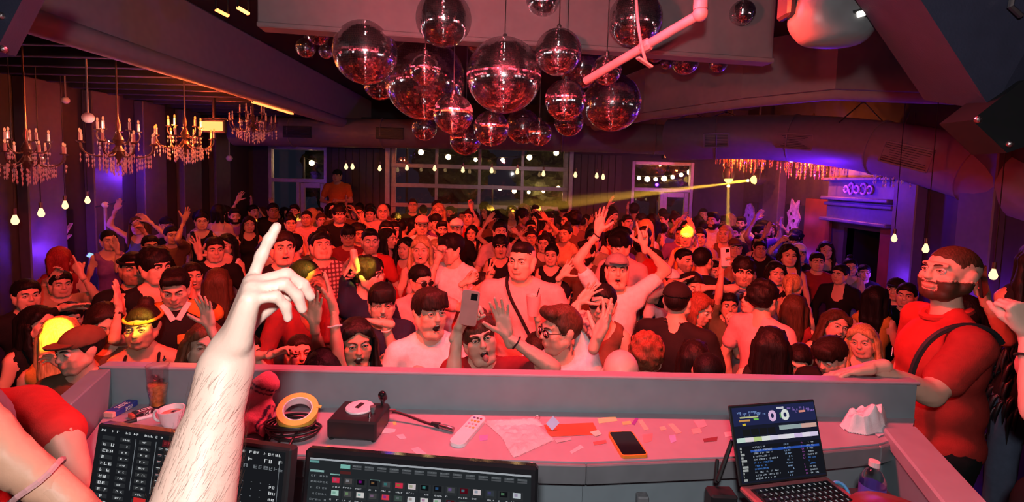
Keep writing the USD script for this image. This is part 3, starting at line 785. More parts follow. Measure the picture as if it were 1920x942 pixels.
    if top == 'strap':
        obj('strap', cat([tube(spline([(s * .085, -.09, 1.36), (s * .09, -.06, 1.455), (s * .085, .02, 1.49), (s * .08, .09, 1.40)], 10) * (w, 1, 1), .008, 6) for s in (-1, 1)]), m_cloth[topc] if bind else None, so)
    if top == 'polo':
        t = np.linspace(-2.6, 2.6, 22)
        obj('collar', tube([(.083 * math.sin(u), .012 - .080 * math.cos(u), 1.515 - .028 * math.cos(u)) for u in t], .016, 7), m_cloth[topc] if bind else None, so)
    lg = [('e', (0, .01, .93), (.155 * w, .118 * w, .12))]
    for s in (-1, 1): lg += [('c', (s * .085 * w, .01, .90), (s * .095, .0, .48), .080 * w, .058), ('c', (s * .095, .0, .48), (s * .10, .015, .09), .058, .05)]
    obj('trousers', blob(lg, .046, .03, infl=.006), m_cloth[legs], root, True)
    for s in (-1, 1):
        obj('shoe', cat([blob([('c', (s * .10, .05, .042), (s * .115, -.13, .036), .042, .036)], .030, .01, post=lambda G, X, Y, Z: np.maximum(G, .004 - Z + 0 * X + 0 * Y))]), mat('shoe_leather', (.03, .025, .025), .4), root, True)
    for i, fr_, c in bands:                                   # bracelets: arm index, place between elbow and wrist, material
        a = A[i]; d = nrm(a['W'] - a['E']); p = a['E'] + (a['W'] - a['E']) * fr_; B = frame(d, (0.3, 1, .2)); r = (.041 + (.0265 - .041) * fr_) * (.9 if fem else 1) + .004
        t = np.linspace(0, 2 * np.pi, 17)
        obj('bracelet', tube([p + B @ np.array([.002 * math.sin(3 * u), r * math.cos(u), r * math.sin(u)]) for u in t], .0045, 6, False), c, root)
    if chain:
        t = np.linspace(-2.7, 2.7, 30)
        obj('necklace', tube([(.085 * math.sin(u), .015 - (.088 if abs(u) < 1.5 else .07) * math.cos(u), 1.49 - .05 * math.cos(u)) for u in t], .003, 5), mat('silver_chain', (.8, .78, .75), .25, 1), root)
    return A
# ---------------------------------------------------------------- the crowd
CROWD = 'clubgoers packed on the dance floor'
SPOTS = []                                                    # (x, y, px, py, head px) of everyone placed


def project(p):
    d = np.asarray(p, float) - C0; t = d @ FWD
    return CX + F * (d @ RGT) / t, CY - F * (d @ UPV) / t


def face_cam(p):
    return -math.asin(p[0] / math.hypot(p[0], p[1]))


def place(px, py, hh, base=0.0, smin=.78, smax=1.13):
    s = 1.0; HC = 1.654                                       # height of the middle of the head of a 1.75 m person
    for _ in range(6):
        Y = F * .262 * s / hh; z = P(px, py, Y)[2] - base; s = float(np.clip(z / HC, smin, smax))
    if abs(z / HC - s) > .01: Y = PZ(px, py, base + HC * s)[1]
    best = None
    for dY in (0, .1, -.1, .2, -.2, .3, -.3, .4, .5, .6):      # step along the line of sight until nobody is stood upon
        q = P(px, py, Y + dY); d = min([9] + [math.hypot(q[0] - a[0], q[1] - a[1]) for a in SPOTS]); s2 = (q[2] - base) / HC
        if q[1] < 1.93 and base == 0 or not smin - .03 < s2 < smax + .03: continue
        if best is None or d > best[0] + .03: best = (d, q, s2)
        if d > .40: break
    if best is None: best = (0, P(px, py, max(Y, 1.93)), s)
    return np.array([best[1][0], best[1][1], base]), best[2]


def resolve(arms, pos, s, rot):
    c, n = math.cos(rot), math.sin(rot); Ri = np.array([[c, n, 0], [-n, c, 0], [0, 0, 1]])
    loc = lambda w: Ri @ (w - pos) / s
    out = [None, None]
    for a in arms:
        side, px, py, dY = a[:4]; pose = a[4] if len(a) > 4 else 'open'; o = a[5] if len(a) > 5 else {}
        i = (0 if side == 'L' else 1) if c >= 0 else (1 if side == 'L' else 0)
        if side in '01': i = int(side)
        W = P(px, py, pos[1] + dY * s)
        d = dict(w=loc(W), pose=pose, n=Ri @ np.array({'f': (0, -1, .1), 'b': (0, 1, .0), 'l': (-1, -.3, 0), 'r': (1, -.3, 0), 'd': (0, -.3, -1), 'u': (0, -.3, 1)}[o.get('n', 'f')]))
        if 'e' in o: d['e'] = loc(P(*o['e'][:2], pos[1] + (o['e'][2] if len(o['e']) > 2 else 0) * s))
        if 't' in o: d['d'] = Ri @ (P(*o['t'][:2], W[1] + (o['t'][2] if len(o['t']) > 2 else 0)) - W)
        if 'hs' in o: d['hs'] = o['hs']
        out[i] = d
    return tuple(out)


def club(label, px, py, hh, yaw=0, arms=(), base=0.0, by=None, group=CROWD, lim=(.78, 1.13), **k):
    pos, s = place(px, py, hh, base, *lim)
    if abs(yaw) < 120: pos[:2] += nrm(pos[:2]) * .075 * s                  # the face, not the neck, stands at the given pixel
    by = (yaw if abs(yaw) > 100 else yaw * .55) if by is None else by
    rot = face_cam(pos) + math.radians(by)
    r = thing('person', label, 'person', pos, rot, group, s)
    k.setdefault('q', 1.1 if hh > 84 else 1.35 if hh > 68 else 1.7 if hh > 50 else 2.1)
    person(r, arms=resolve(arms, pos, s, rot), hy=yaw - by, **k)
    SPOTS.append((pos[0], pos[1], px, py, hh))
    return r, pos, s


FAIR = dict(skin='fair'); W_ = dict(fem=1)
m_band = mat('bracelet_beads', (.02, .02, .02), .3); m_paper = mat('wristband_paper', (.7, .65, .6), .6)
op = lambda **k: k
# the front rows, nearest first; pixel of the head, head height in pixels, turn of the head
club('shouting young man with dark fringe in a white shirt, open mouth', 806, 592, 92, 25, hd=op(mouth=1.0), hairs='fringe', topc='white', hp=-4, arms=[('R', 795, 700, -.3, 'relax', op(n='d', t=(850, 715)))])
pB = club('man in a maroon tee sticking out his tongue, phone raised beside his face', 905, 640, 92, 12, hd=op(mouth=.9, tongue=1), hairs='curly', hairc='brown', topc='maroon', hr=-12, hp=-6,
          arms=[('L', 858, 622, -.27, 'grip', op(e=(846, 735, -.30), n='r', t=(876, 570))), ('R', 952, 632, -.12, 'open', op(e=(985, 705), t=(933, 560)))], bands=((1, .8, m_band),))
pC = club('man with round glasses and a side-cropped cut in a white tee, turned in profile', 1053, 628, 96, -62, by=-12, skin='fair', hairs='quiff', hairc='brown', glasses='clear', topc='white', hd=op(), arms=[('R', 1118, 640, -.10, 'spread', op(e=(1098, 705), n='l', t=(1150, 572), hs=1.1))], tattoo=1)
club('laughing woman with long dark hair and open mouth at the booth wall', 668, 650, 92, 8, fem=1, hd=op(mouth=1.0, smile=.5), skin='tan', hairs='long', hairc='black', top='tank', topc='black')
club('dark-fringed man in a navy jersey looking straight at the booth', 716, 572, 80, 4, hd=op(smile=.4), hairs='fringe', hairc='black', topc='navy', hp=4, arms=[('R', 722, 607, -.28, 'flat', op(e=(760, 650), n='d', t=(680, 598))), ('L', 690, 690, -.2)], bands=((1, .85, m_paper),))
club('navy-shirted man in profile, one hand drooping over his raised forearm', 688, 520, 72, 70, by=30, hairs='curly', topc='navy', arms=[('L', 664, 483, -.1, 'droop', op(e=(642, 590), n='d', t=(668, 505)))])
club('man in a dusky jacket with yellow-lit hair, seen in profile close to the raised arm', 573, 525, 74, 68, by=25, skin='brown', hairs='buzz', hairc='black', top='jacket', topc='maroon', arms=[('R', 611, 560, -.15, 'grip', op(e=(612, 660), n='l', t=(606, 520)))])
club('smiling dark-haired man in a black crew-neck beside the raised pointing finger', 530, 468, 66, 12, hd=op(smile=1.0), hairs='short', topc='black', hp=-4)
club('heavy man in a plaid shirt with head tipped back, hair swept off his face', 604, 466, 62, 12, w=1.2, belly=1.15, hp=-18, hd=op(wide=1.08), hairs='short', hairc='black', topc='plaid', lim=(.86, 1.16))
club('woman looking up at the booth wall, hand bent over her head', 563, 672, 74, 8, fem=1, hd=op(smile=1.0), hp=-14, skin='fair', hairs='pony', hairc='dark', top='strap', topc='black', arms=[('L', 513, 664, -.12, 'relax', op(e=(488, 700), n='d', t=(560, 640)))], bands=((0, .9, m_band),))
club('smiling woman half hidden by the raised pale forearm, dark hair tied up', 466, 664, 70, 20, fem=1, hd=op(smile=1.0), hairs='bun', hairc='black', top='tank', topc='black')
club('person with back turned and both hands thrown up behind the tape roll', 607, 700, 74, 180, fem=1, hairs='long', hairc='black', top='tank', topc='maroon', skin='tan', arms=[('L', 590, 610, -.05, 'open', op(e=(583, 690), t=(592, 560))), ('R', 622, 560, .05, 'flat', op(e=(632, 660), n='l', t=(612, 505)))], bands=((0, .6, m_paper),))
pS = club('broad man in a pale pink tee with a dark cross-body strap', 979, 492, 74, -22, w=1.25, belly=1.1, skin='fair', hd=op(wide=1.08), hairs='fade', hairc='black', topc='pink', lim=(.9, 1.16))
obj('bag_strap', tube(spline([V3(-.10, .02, 1.535), V3(-.085, -.075, 1.50), V3(-.05, -.125, 1.43), V3(.02, -.150, 1.32), V3(.09, -.158, 1.20), V3(.16, -.12, 1.06)], 22), .011, 6), m_cloth['black'], pS[0], True)
pD = club('capped man in a white tee shouting with both arms straight up', 1157, 512, 66, 6, hd=op(mouth=.9), hp=-10, hairs='buzz', hat='cap', hatc='grey', topc='white',
          arms=[('L', 1120, 438, .0, 'open', op(e=(1100, 500), t=(1128, 395))), ('R', 1208, 462, .0, 'shaka', op(e=(1222, 520), t=(1203, 425)))], bands=((0, .93, m_band),), lim=(.9, 1.16))
club('man with a heavy dark fringe looking down, silver chain, behind the shouting capped man', 1168, 462, 54, -38, hp=14, hairs='fringe', hairc='black', topc='pink', chain=True, lim=(.9, 1.16))
pE = club('woman in sunglasses behind a spread hand, black hair pulled back', 1130, 574, 76, -15, fem=1, glasses='sun', hairs='pony', hairc='black', top='tank', topc='brown', arms=[('L', 1085, 568, -.12, 'spread', op(e=(1090, 640), n='f', t=(1112, 540)))])
club('bald-headed person bent down at the booth wall, only the crown showing', 1164, 704, 92, 180, hairs=None, skin='pale', topc='red', lim=(.8, 1.1))
club('person with curly auburn hair seen from behind at the booth wall', 1212, 668, 86, 180, fem=1, hairs='curly', hairc='auburn', topc='brown')
club('man in a black cap and black tee seen from behind, silver neck chain', 1270, 566, 74, 165, hairs='buzz', hairc='black', hat='cap', hatc='black', topc='black', w=1.1, chain=True)
club('woman with copper hair looking down beside the black-capped man', 1306, 580, 66, 60, by=120, fem=1, hairs='longside', hairc='auburn', top='tank', topc='maroon', hp=14)
club('woman with very long straight black hair seen from behind at the booth wall', 1302, 672, 88, 180, fem=1, hairs='longback', hairc='black', top='tank', topc='black')
club('cropped-haired man from behind, head low at the booth wall', 1328, 700, 78, 170, skin='tan', hairs='buzz', hairc='black', topc='black', lim=(.8, 1.1))
club('man shading his brow with one hand, forearm across his face', 1298, 538, 66, 22, hp=8, hairs='short', topc='black', arms=[('L', 1262, 535, -.15, 'flat', op(e=(1232, 570), n='d', t=(1290, 520))), ('R', 1325, 540, -.1, 'fist', op(e=(1352, 580)))])
club('man in a backwards white cap smiling behind the brow-shading man', 1258, 530, 58, 40, skin='tan', hairs='buzz', hat='backcap', hatc='white', topc='white', hd=op(smile=1.0))
club('bearded curly-haired man in a blue polo shirt', 1394, 512, 58, 6, skin='fair', hairs='curly', hairc='black', hd=op(beard=1, smile=.6), top='polo', topc='blue')
pF = club('man tipping his head back, hand raised, dark sunglasses pushed to his face', 1412, 566, 66, -55, by=-25, hp=-12, hairs='short', hairc='black', glasses='sun', topc='grey', arms=[('L', 1372, 612, -.1, 'fist', op(e=(1392, 690))), ])
club('woman with long glossy black hair from behind, lace top', 1446, 650, 88, 180, fem=1, hairs='longback', hairc='black', top='tank', topc='black')
club('dark-haired woman peering between phones in the crowd', 1354, 544, 54, 15, fem=1, hairs='long', hairc='dark', top='tank', topc='black')
club('dark-haired man with stubble below the raised pink phone', 1340, 510, 50, 20, hairs='short', hairc='black', hd=op(beard=1), topc='black')
pG = club('person holding a pale phone high above the crowd', 1366, 575, 56, 10, skin='tan', hairs='short', hairc='black', topc='olive', arms=[('L', 1353, 506, -.05, 'grip', op(e=(1343, 560), n='f', t=(1358, 480)))])
club('man with dark hair bowing his face over the booth wall by the laptop', 1502, 674, 74, -8, hp=28, hairs='short', hairc='black', hd=op(beard=1), topc='black')
club('dark-haired boy looking down at his hands by the booth wall', 1566, 668, 64, -30, hp=25, hairs='fringe', hairc='dark', topc='black')
club('smiling woman with long brown hair tilting her head', 1560, 612, 62, 25, hr=14, fem=1, hd=op(smile=1.0), hairs='longside', hairc='brown', top='tank', topc='black')
club('woman with long highlighted blonde hair beside the bouncer', 1622, 645, 68, -12, fem=1, hr=-8, hairs='long', hairc='blonde', top='tank', topc='black')
club('woman with long brown hair turned away near the laptop screen', 1490, 578, 72, 170, fem=1, hairs='longback', hairc='brown', top='tank', topc='maroon')
club('person with tousled dark hair turned away in a dusky pink top', 1432, 560, 62, 150, hairs='curly', hairc='black', topc='pink')
club('woman with blonde ponytail facing the back of the room', 1486, 536, 48, 170, fem=1, hairs='pony', hairc='blonde', top='tank', topc='tan')
club('dark-haired woman below the second purple head picture', 1478, 480, 44, 15, fem=1, hairs='long', hairc='black', top='strap', topc='white')
club('person in a white cap below the second purple head picture', 1498, 476, 36, 10, hairs='buzz', hat='cap', hatc='white', topc='black', skin='tan')
club('woman with side-swept dark hair and hand at her chin', 1454, 514, 46, 20, fem=1, hairs='long', hairc='black', top='tank', topc='black')
# wall side with the chandeliers
club('man with a black headband in a black tee', 250, 506, 66, 6, skin='tan', hairs='fade', hairc='black', topc='black', headband='black', hd=op(beard=1))
club('man with tousled wavy hair in a black tank top', 290, 503, 66, 30, hairs='curly', hairc='black', top='tank', topc='black', w=1.1)
pM = club('man in a mustard and black sweater over a white collar, looking down', 330, 537, 70, -6, hp=22, hairs='quiff', hairc='black', top='long', topc='black', w=1.05)
for q in (-1, 1): obj('shoulder_panel', blob([('c', (q * .09, .012, 1.462), (q * .20, .012, 1.412), .062, .070)], .014, .02, infl=.012), m_cloth['mustard'], pM[0], True)
obj('chest_patch', tf(bx((.06, .012, .065), (.03, -.128, 1.30), .004), rotm((0, 0, 1), 3)), m_cloth['mustard'], pM[0]); obj('shirt_collar', cat([beam((q * .012, -.10, 1.425), (q * .075, -.045, 1.53), .035, .012, up=(0, -1, .3), bev=.003) for q in (-1, 1)]), m_cloth['white'], pM[0])
club('stubbled man in a white shirt behind the mustard sweater', 360, 520, 54, 12, hairs='short', hd=op(beard=1, mouth=.4), topc='white')
club('woman with a hair band and bare shoulders, face lit yellow', 268, 618, 82, -22, fem=1, skin='tan', hairs='bun', hairc='dark', top='strap', topc='black', headband='mustard')
club('dark curly-haired man in profile lit yellow by a stray spotlight', 274, 563, 62, 40, hairs='curly', hairc='black', topc='black')
club('brown-haired woman grinning beside the raised pale forearm', 374, 655, 72, 8, fem=1, hd=op(smile=1.0, mouth=.5), hr=12, hairs='long', hairc='auburn', top='tank', topc='black', arms=[('R', 395, 615, -.1, 'open', op(e=(420, 690), t=(386, 575)))])
club('woman with long dark hair looking down, one arm stretched straight up', 194, 604, 72, 10, fem=1, hp=20, hairs='long', hairc='dark', top='tank', topc='brown', arms=[('R', 222, 575, .0, 'flat', op(e=(230, 650), n='l', t=(219, 528)))])
club('dark-haired man with hand at his forehead near the red-shirted helper', 128, 600, 62, 10, hp=8, hairs='short', hairc='black', topc='black', arms=[('L', 118, 578, -.15, 'flat', op(e=(96, 620), n='d', t=(142, 572)))])
club('dark-haired woman turned aside near the red-shirted helper', 72, 612, 66, 40, fem=1, hairs='longside', hairc='black', top='tank', topc='black')
club('man in a black shirt standing near the pendant-lit wall', 50, 556, 60, 15, hairs='short', hairc='black', topc='black')
club('tan-shirted man with both arms curled above his head', 114, 535, 58, 12, hairs='short', hairc='black', topc='tan', arms=[('L', 98, 522, -.05, 'relax', op(e=(76, 560), n='f', t=(112, 508))), ('R', 152, 515, -.1, 'point', op(e=(184, 560), n='b', t=(128, 480)))])
club('person with dyed red hair turned away by the purple splash art', 112, 486, 48, 170, fem=1, hairs='bob', hairc='red', top='tank', topc='maroon')
club('woman in a purple vest top by the thin stand at the wall', 204, 452, 40, 15, fem=1, hairs='pony', hairc='black', top='tank', topc='purple', arms=[('R', 220, 470, -.1, 'flat', op(e=(224, 510), t=(217, 450)))])
club('person in a dark cap bent over a yellow-lit hand by the red helper', 152, 664, 62, -60, by=-30, hairs='buzz', hat='cap', hatc='brown', topc='brown')
club('long blonde head lit bright yellow above the red-shirted helper', 112, 632, 62, 175, fem=1, hairs='longback', hairc='blonde', top='tank', topc='mustard', arms=[('R', 130, 690, -.15, 'relax')])
club('man raising an open palm high behind the mustard sweater', 402, 470, 50, 10, hairs='short', topc='black', arms=[('L', 374, 478, -.1, 'spread', op(e=(384, 540), t=(366, 440)))])
club('woman with long brown hair turned away beside the pointing hand', 407, 530, 62, 175, fem=1, hairs='longback', hairc='brown', top='tank', topc='black')
club('man with fist raised high near the thin wall stand', 282, 462, 40, 10, skin='tan', hairs='short', hairc='black', topc='black', arms=[('L', 266, 430, .0, 'fist', op(e=(268, 470)))])
club('dark-capped man under the nearest chandeliers', 312, 424, 32, 10, hairs='buzz', hat='cap', hatc='black', topc='black')
club('person waving an open hand with bent arm under the dim chandelier', 322, 442, 36, 15, skin='tan', hairs='short', hairc='black', topc='brown', arms=[('R', 345, 415, -.05, 'open', op(e=(342, 450), t=(353, 396)))])
club('slim woman in a dark top standing tall behind the waving hand', 378, 416, 34, 5, fem=1, hairs='bun', hairc='black', top='tank', topc='black')
# centre, mid distance
club('boy in a pink-white cap and white tee, arms lifted, before the roll-up door', 791, 424, 38, 4, hairs='buzz', hat='cap', hatc='pink', topc='white', lim=(.9, 1.16))
club('person in a round white cap before the roll-up door', 856, 430, 38, -10, hairs='buzz', hat='cap', hatc='white', topc='black')
club('woman with wavy blonde hair and parted lips, mid crowd', 790, 470, 52, -6, fem=1, hairs='wavy', hairc='blonde', top='tank', topc='pink', hd=op(mouth=.3))
club('boy with a heavy black mop of hair, hand at his mouth', 850, 468, 58, -55, hp=8, hairs='fringe', hairc='black', topc='white', arms=[('L', 822, 485, -.2, 'fist', op(e=(815, 520)))])
club('dark-haired man in sunglasses turned aside, arms crossed overhead', 786, 528, 62, 35, hp=8, hairs='short', hairc='black', glasses='sun', topc='pink', arms=[('R', 872, 530, -.1, 'droop', op(e=(850, 560), t=(890, 520)))])
club('man pointing two fingers up beside the phone hand', 905, 540, 52, 30, skin='tan', hairs='short', topc='red', arms=[('R', 915, 525, -.1, 'vee', op(e=(900, 560), t=(925, 500)))])
club('curly dark-haired woman in the middle of the crowd', 938, 464, 42, 5, fem=1, skin='tan', hairs='curly', hairc='black', top='tank', topc='black', hd=op(mouth=.5))
club('dark-haired woman beside the pink-tee man, hair in a bun', 1034, 480, 42, -8, fem=1, hairs='bun', hairc='black', top='tank', topc='black')
club('woman with hair scraped back looking over the tattooed arm', 1020, 458, 36, -8, fem=1, hairs='bun', hairc='dark', top='tank', topc='brown')
club('tattooed person flinging a spread hand upward', 1052, 555, 58, 165, hairs='short', hairc='black', topc='black', tattoo=1, arms=[('R', 1052, 518, -.1, 'spread', op(e=(1036, 560), t=(1075, 490)))], w=1.15)
club('round-faced man with a dark beard, mid crowd below the biggest balls', 694, 454, 50, 8, skin='fair', hairs='fade', hairc='black', hd=op(beard=1), topc='red')
club('man in glasses with a black fringe, mid crowd', 653, 444, 40, 2, skin='tan', hairs='fringe', hairc='black', glasses='clear', topc='maroon')
club('bearded man before the orange-shirted man, dark curls', 636, 403, 34, 5, hairs='curly', hairc='black', hd=op(beard=1), topc='black')
club('bald man in a pale pink tee, far crowd', 718, 398, 32, 0, hairs=None, topc='pink')
club('person holding a slim bottle overhead, far crowd', 672, 440, 34, 15, skin='tan', hairs='short', topc='maroon', arms=[('R', 679, 412, -.05, 'grip', op(e=(690, 440), t=(677, 395)))])
club('woman with bare shoulders and dark hair before the open door', 545, 420, 32, 4, fem=1, hairs='bun', hairc='black', top='strap', topc='black')
club('man with head bowed before the open door', 512, 396, 30, 10, skin='brown', hairs='short', hairc='black', topc='black')
club('bald man before the open door', 575, 410, 32, -8, skin='tan', hairs='buzz', hairc='black', topc='pink')
club('woman in a dark top smiling under the dim chandelier', 467, 422, 32, 6, fem=1, hairs='long', hairc='dark', top='tank', topc='black')
club('red-faced bald man before the roll-up door', 774, 386, 28, 0, hairs='buzz', topc='black')
club('man in a red tee with a raised cup, far crowd before the roll-up door', 880, 408, 32, -20, hairs='short', topc='red', arms=[('L', 884, 392, -.05, 'grip', op(e=(890, 412), t=(880, 372)))])
club('yellow-lit dancer with a raised curved arm below the door exit sign', 1288, 446, 40, -10, fem=1, hairs='bun', hairc='blonde', top='tank', topc='mustard', arms=[('R', 1300, 432, .0, 'flat', op(e=(1304, 455), t=(1293, 415)))])
club('yellow-lit friend beside the dancer with the curved arm', 1312, 446, 36, 5, hairs='short', topc='tan')
club('blonde woman in the crowd below the two yellow spotlights', 1360, 440, 34, -20, fem=1, hairs='bob', hairc='blonde', top='tank', topc='brown')
club('man in a wide dark hat below the two yellow spotlights', 1378, 466, 36, 5, hairs='buzz', hat='cap', hatc='brown', topc='tan')
club('person reaching one bent arm up by the first purple head picture', 1425, 468, 36, 10, skin='tan', hairs='short', hairc='black', topc='black', arms=[('R', 1434, 440, .0, 'flat', op(e=(1436, 470), t=(1446, 415)))])
club('dark-haired man turned in profile, mid crowd below the exit door', 1282, 490, 50, 45, hairs='fade', hairc='black', hd=op(beard=1), topc='white')
club('close-cropped man from behind below the yellow-lit dancer', 1318, 488, 48, 150, skin='tan', hairs='buzz', hairc='black', topc='black')
# by the side passage
for lab, px, py, hh, yaw, k in (('dark-haired man in a striped track top near the passage', 1576, 516, 38, -30, op(hairs='short', hairc='black', top='jacket', topc='black')), ('woman with hair tied up near the passage', 1594, 502, 34, 10, op(fem=1, hairs='bun', hairc='black', top='tank', topc='tan')),
                                ('shadowed man at the edge of the passage', 1620, 512, 34, 10, op(hairs='short', hairc='black', topc='black')), ('man in a dark cap beside the red wood panel', 1680, 545, 42, -15, op(hairs='buzz', hat='cap', hatc='black', topc='black')),
                                ('dark-haired man beside the capped man at the red wood panel', 1700, 556, 42, -10, op(hairs='short', hairc='black', topc='black')), ('woman in a mustard top near the passage', 1642, 560, 44, 160, op(fem=1, hairs='long', hairc='black', top='tank', topc='mustard')),
                                ('person with dark hair and bare arms behind the bouncer, near the passage', 1548, 470, 34, 10, op(fem=1, hairs='long', hairc='black', top='strap', topc='black')), ('dark-haired dancer below the red-brown door panel', 1532, 492, 36, 10, op(hairs='short', hairc='black', topc='maroon'))):
    club(lab, px, py, hh, yaw, **k)

# ---- everyone else: fourteen looks, repeated with different clothes through the depth of the room
LOOKS = [('short-haired man', 3, op(hairs='short', hairc='black')), ('dark-haired man, arm up,', 1, op(hairs='fade', hairc='black', skin='tan', arms=(None, dict(w=(.22, -.16, 1.80), pose='open', n=(0, -1, 0))))),
         ('long-haired dark woman', 3, op(fem=1, hairs='long', hairc='black', top='tank')), ('brown-haired woman, arms up,', .6, op(fem=1, hairs='long', hairc='brown', top='tank', arms=(dict(w=(-.22, -.1, 1.86), pose='flat', n=(0, -1, 0)), dict(w=(.20, -.16, 1.72), pose='relax', n=(0, -1, 0))))),
         ('curly-haired man', 2, op(hairs='curly', hairc='black', skin='brown')), ('fringed man, finger raised,', .8, op(hairs='fringe', hairc='dark', arms=(dict(w=(-.26, -.24, 1.68), pose='point', n=(0, -1, 0)), None))),
         ('blonde woman', 1.2, op(fem=1, hairs='wavy', hairc='blonde', top='tank')), ('bun-haired woman, hand spread,', .8, op(fem=1, hairs='bun', hairc='dark', top='tank', skin='tan', arms=(dict(w=(-.22, -.2, 1.68), pose='spread', n=(0, -1, 0)), None))),
         ('full-bearded man', 1.5, op(hairs='quiff', hairc='dark', hd=op(beard=2))), ('stocky cropped man', 1.2, op(hairs='buzz', hairc='black', w=1.1, belly=1.15, skin='tan')),
         ('shouting man, fist up,', .6, op(hairs='short', hairc='brown', hd=op(mouth=1.0), arms=(None, dict(w=(.24, -.12, 1.84), pose='fist', n=(-1, -.4, 0))))), ('black-bobbed woman', 2, op(fem=1, hairs='bob', hairc='black', top='strap')),
         ('man, both arms raised,', .5, op(hairs='short', hairc='black', skin='fair', hd=op(mouth=.6), arms=(dict(w=(-.32, -.08, 1.86), pose='open', n=(0, -1, 0)), dict(w=(.30, -.14, 1.76), pose='open', n=(0, -1, 0))))), ('side-swept woman, two fingers up,', .7, op(fem=1, hairs='longside', hairc='dark', top='tank', arms=(None, dict(w=(.26, -.24, 1.66), pose='vee', n=(0, -1, 0)))))]
TOPS = ['black', 'black', 'black', 'navy', 'maroon', 'white', 'red', 'grey', 'pink', 'brown', 'black', 'olive', 'tan', 'blue', 'cream', 'purple']
PLACE = [(215, 'by pendant-lit wall'), (330, 'under nearest chandeliers'), (480, 'under far chandeliers'), (625, 'at door beside orange-shirted man'), (735, 'below orange-shirted man'), (815, 'under first roll-up panes'), (900, 'under second roll-up panes'), (980, 'under third roll-up panes'), (1075, 'under fourth roll-up panes'),
         (1185, 'before boards by exit door'), (1310, 'before exit-sign door'), (1430, 'below yellow spotlights'), (1560, 'below purple head pictures'), (1700, 'before dark passage'), (3000, 'behind the bouncer')]
ROW = [(4.6, 'near'), (6.2, 'midway'), (7.8, 'deep'), (99, 'rearmost')]
proto, used = {}, set()
g = np.random.default_rng(21); placed = 0; tries = 0
POS = [(q[0], q[1]) for q in SPOTS]
WT = np.array([q[1] for q in LOOKS]); WT = WT / WT.sum()
while placed < 175 and tries < 45000:
    tries += 1
    Y = 9.7 - 7.0 * g.random() ** 1.35; x = g.uniform(max(XL + .8, -1.12 * Y), min(XR - .5, 1.08 * Y)); s = g.uniform(.90, 1.05)
    px, py = project((x, Y, 1.66 * s)); hh = F * .27 * s / Y
    if not (-60 < px < 1985) or min((x - a) ** 2 + (Y - b) ** 2 for a, b in POS) < (.40 if Y < 5 else .44) ** 2: continue
    if Y < 3.0 and 300 < px < 1500 or py < np.interp(px, [0, 60, 120, 220, 300, 1300, 1480, 1600, 1700, 1900], [545, 530, 500, 450, 395, 385, 440, 490, 545, 600]): continue
    i = int(g.choice(len(LOOKS), p=WT)); up = 'arms' in LOOKS[i][2]
    if up and Y < 4: continue
    bad = False
    for a in SPOTS:                                           # keep the faces in the front rows clear
        if a[1] > Y and abs(a[2] - px) < .55 * a[4] + .85 * hh and a[3] > py - (1.5 if up else .55) * hh - .3 * a[4]: bad = True; break
    if bad: continue
    yaw = float(g.choice([0, 10, -12, 25, -28, 60, -60, 165, 195])); c = TOPS[int(g.integers(len(TOPS)))]
    col = next(n for m_, n in PLACE if px < m_); row = next(n for m_, n in ROW if Y < m_)
    if up and abs(yaw) > 100: yaw = 8.0
    wear = {'tank': 'vest top', 'strap': 'strappy top'}.get(LOOKS[i][2].get('top'), 'tee')
    lab = f'{LOOKS[i][0]} in {c} {wear}, ' + ('turned away, ' if abs(yaw) > 100 else '') + f'{row} {col}'
    if lab in used: continue
    used.add(lab)
    rot = face_cam((x, Y)) + math.radians(yaw)
    if i not in proto:
        r = thing('person', lab, 'person', (x, Y, 0), rot, CROWD, s); person(r, q=1.9, bind=False, **LOOKS[i][2]); proto[i] = r
        UsdShade.MaterialBindingAPI.Apply(r).Bind(m_cloth[c])
    else:
        copy_of(proto[i], 'person', lab, 'person', (x, Y, 0), rot, CROWD, s, m_cloth[c])
    POS.append((x, Y)); placed += 1
print('fill', placed, 'tries', tries)
# stray yellow spots from the rig, falling on heads in the crowd
for k, (px, py, pw) in enumerate(((112, 632, 1300), (268, 618, 420), (274, 563, 500), (573, 525, 380), (688, 520, 300), (1288, 446, 1500))):
    q = min(SPOTS, key=lambda a: math.hypot(a[2] - px, a[3] - py)); hd3 = P(px, py - .35 * q[4], q[1] - .1); o = V3(.35 + .05 * k, 1.70, 3.22)
    sphere_light('yellow_spot' + f'_{k:03d}' * (k > 0), o, pw * 6, (1, .62, .04), .012, .085 / np.linalg.norm(hd3 - o) * 57, hd3, .5)
# ---------------------------------------------------------------- people on the stage
def staff(label, pos, s, rot, arms=(), group=None, **k):
    pos = np.array(pos, float); r = thing('person', label, 'person', pos, rot, group, s)
    return r, person(r, arms=resolve(arms, pos, s, rot), **k)


# bouncer leaning one forearm on the booth wall
bp = P(1760, 528, 2.08); b_s = (bp[2] - .3) / 1.654; brot = math.radians(-110)
rb_, ab_ = staff('bearded bouncer in a red polo leaning his forearm on the booth wall', (bp[0] + .03, bp[1], .3), b_s, brot, arms=[('1', 1640, 690, -.33, 'flat', op(e=(1752, 722, -.30), n='d', t=(1570, 700)))],
                 w=1.32, belly=1.22, hd=op(beard=2, wide=1.06, h=.0038), hy=26, hp=-8, skin='fair', hairs='buzz', hairc='brown', top='polo', topc='polo_red', legs='black')
t = np.linspace(0, 1, 12)
st = [V3(.19, -.165, 1.06), V3(.20, -.165, 1.22), V3(.205, -.145, 1.36), V3(.20, -.07, 1.475), V3(.185, .03, 1.505), V3(.16, .13, 1.44)]
obj('radio_strap', tube(spline(st, 26) * (1.0, 1.06, 1.0), .013, 6), mat('strap_nylon', (.015, .015, .018), .6), rb_)
obj('chest_print', tf(text('STAFF', .022, .003), frame((.94, -.34, 0), (0, .05, 1)), (.02, -.182, 1.31)), mat('print_white', (.75, .72, .72), .7), rb_)
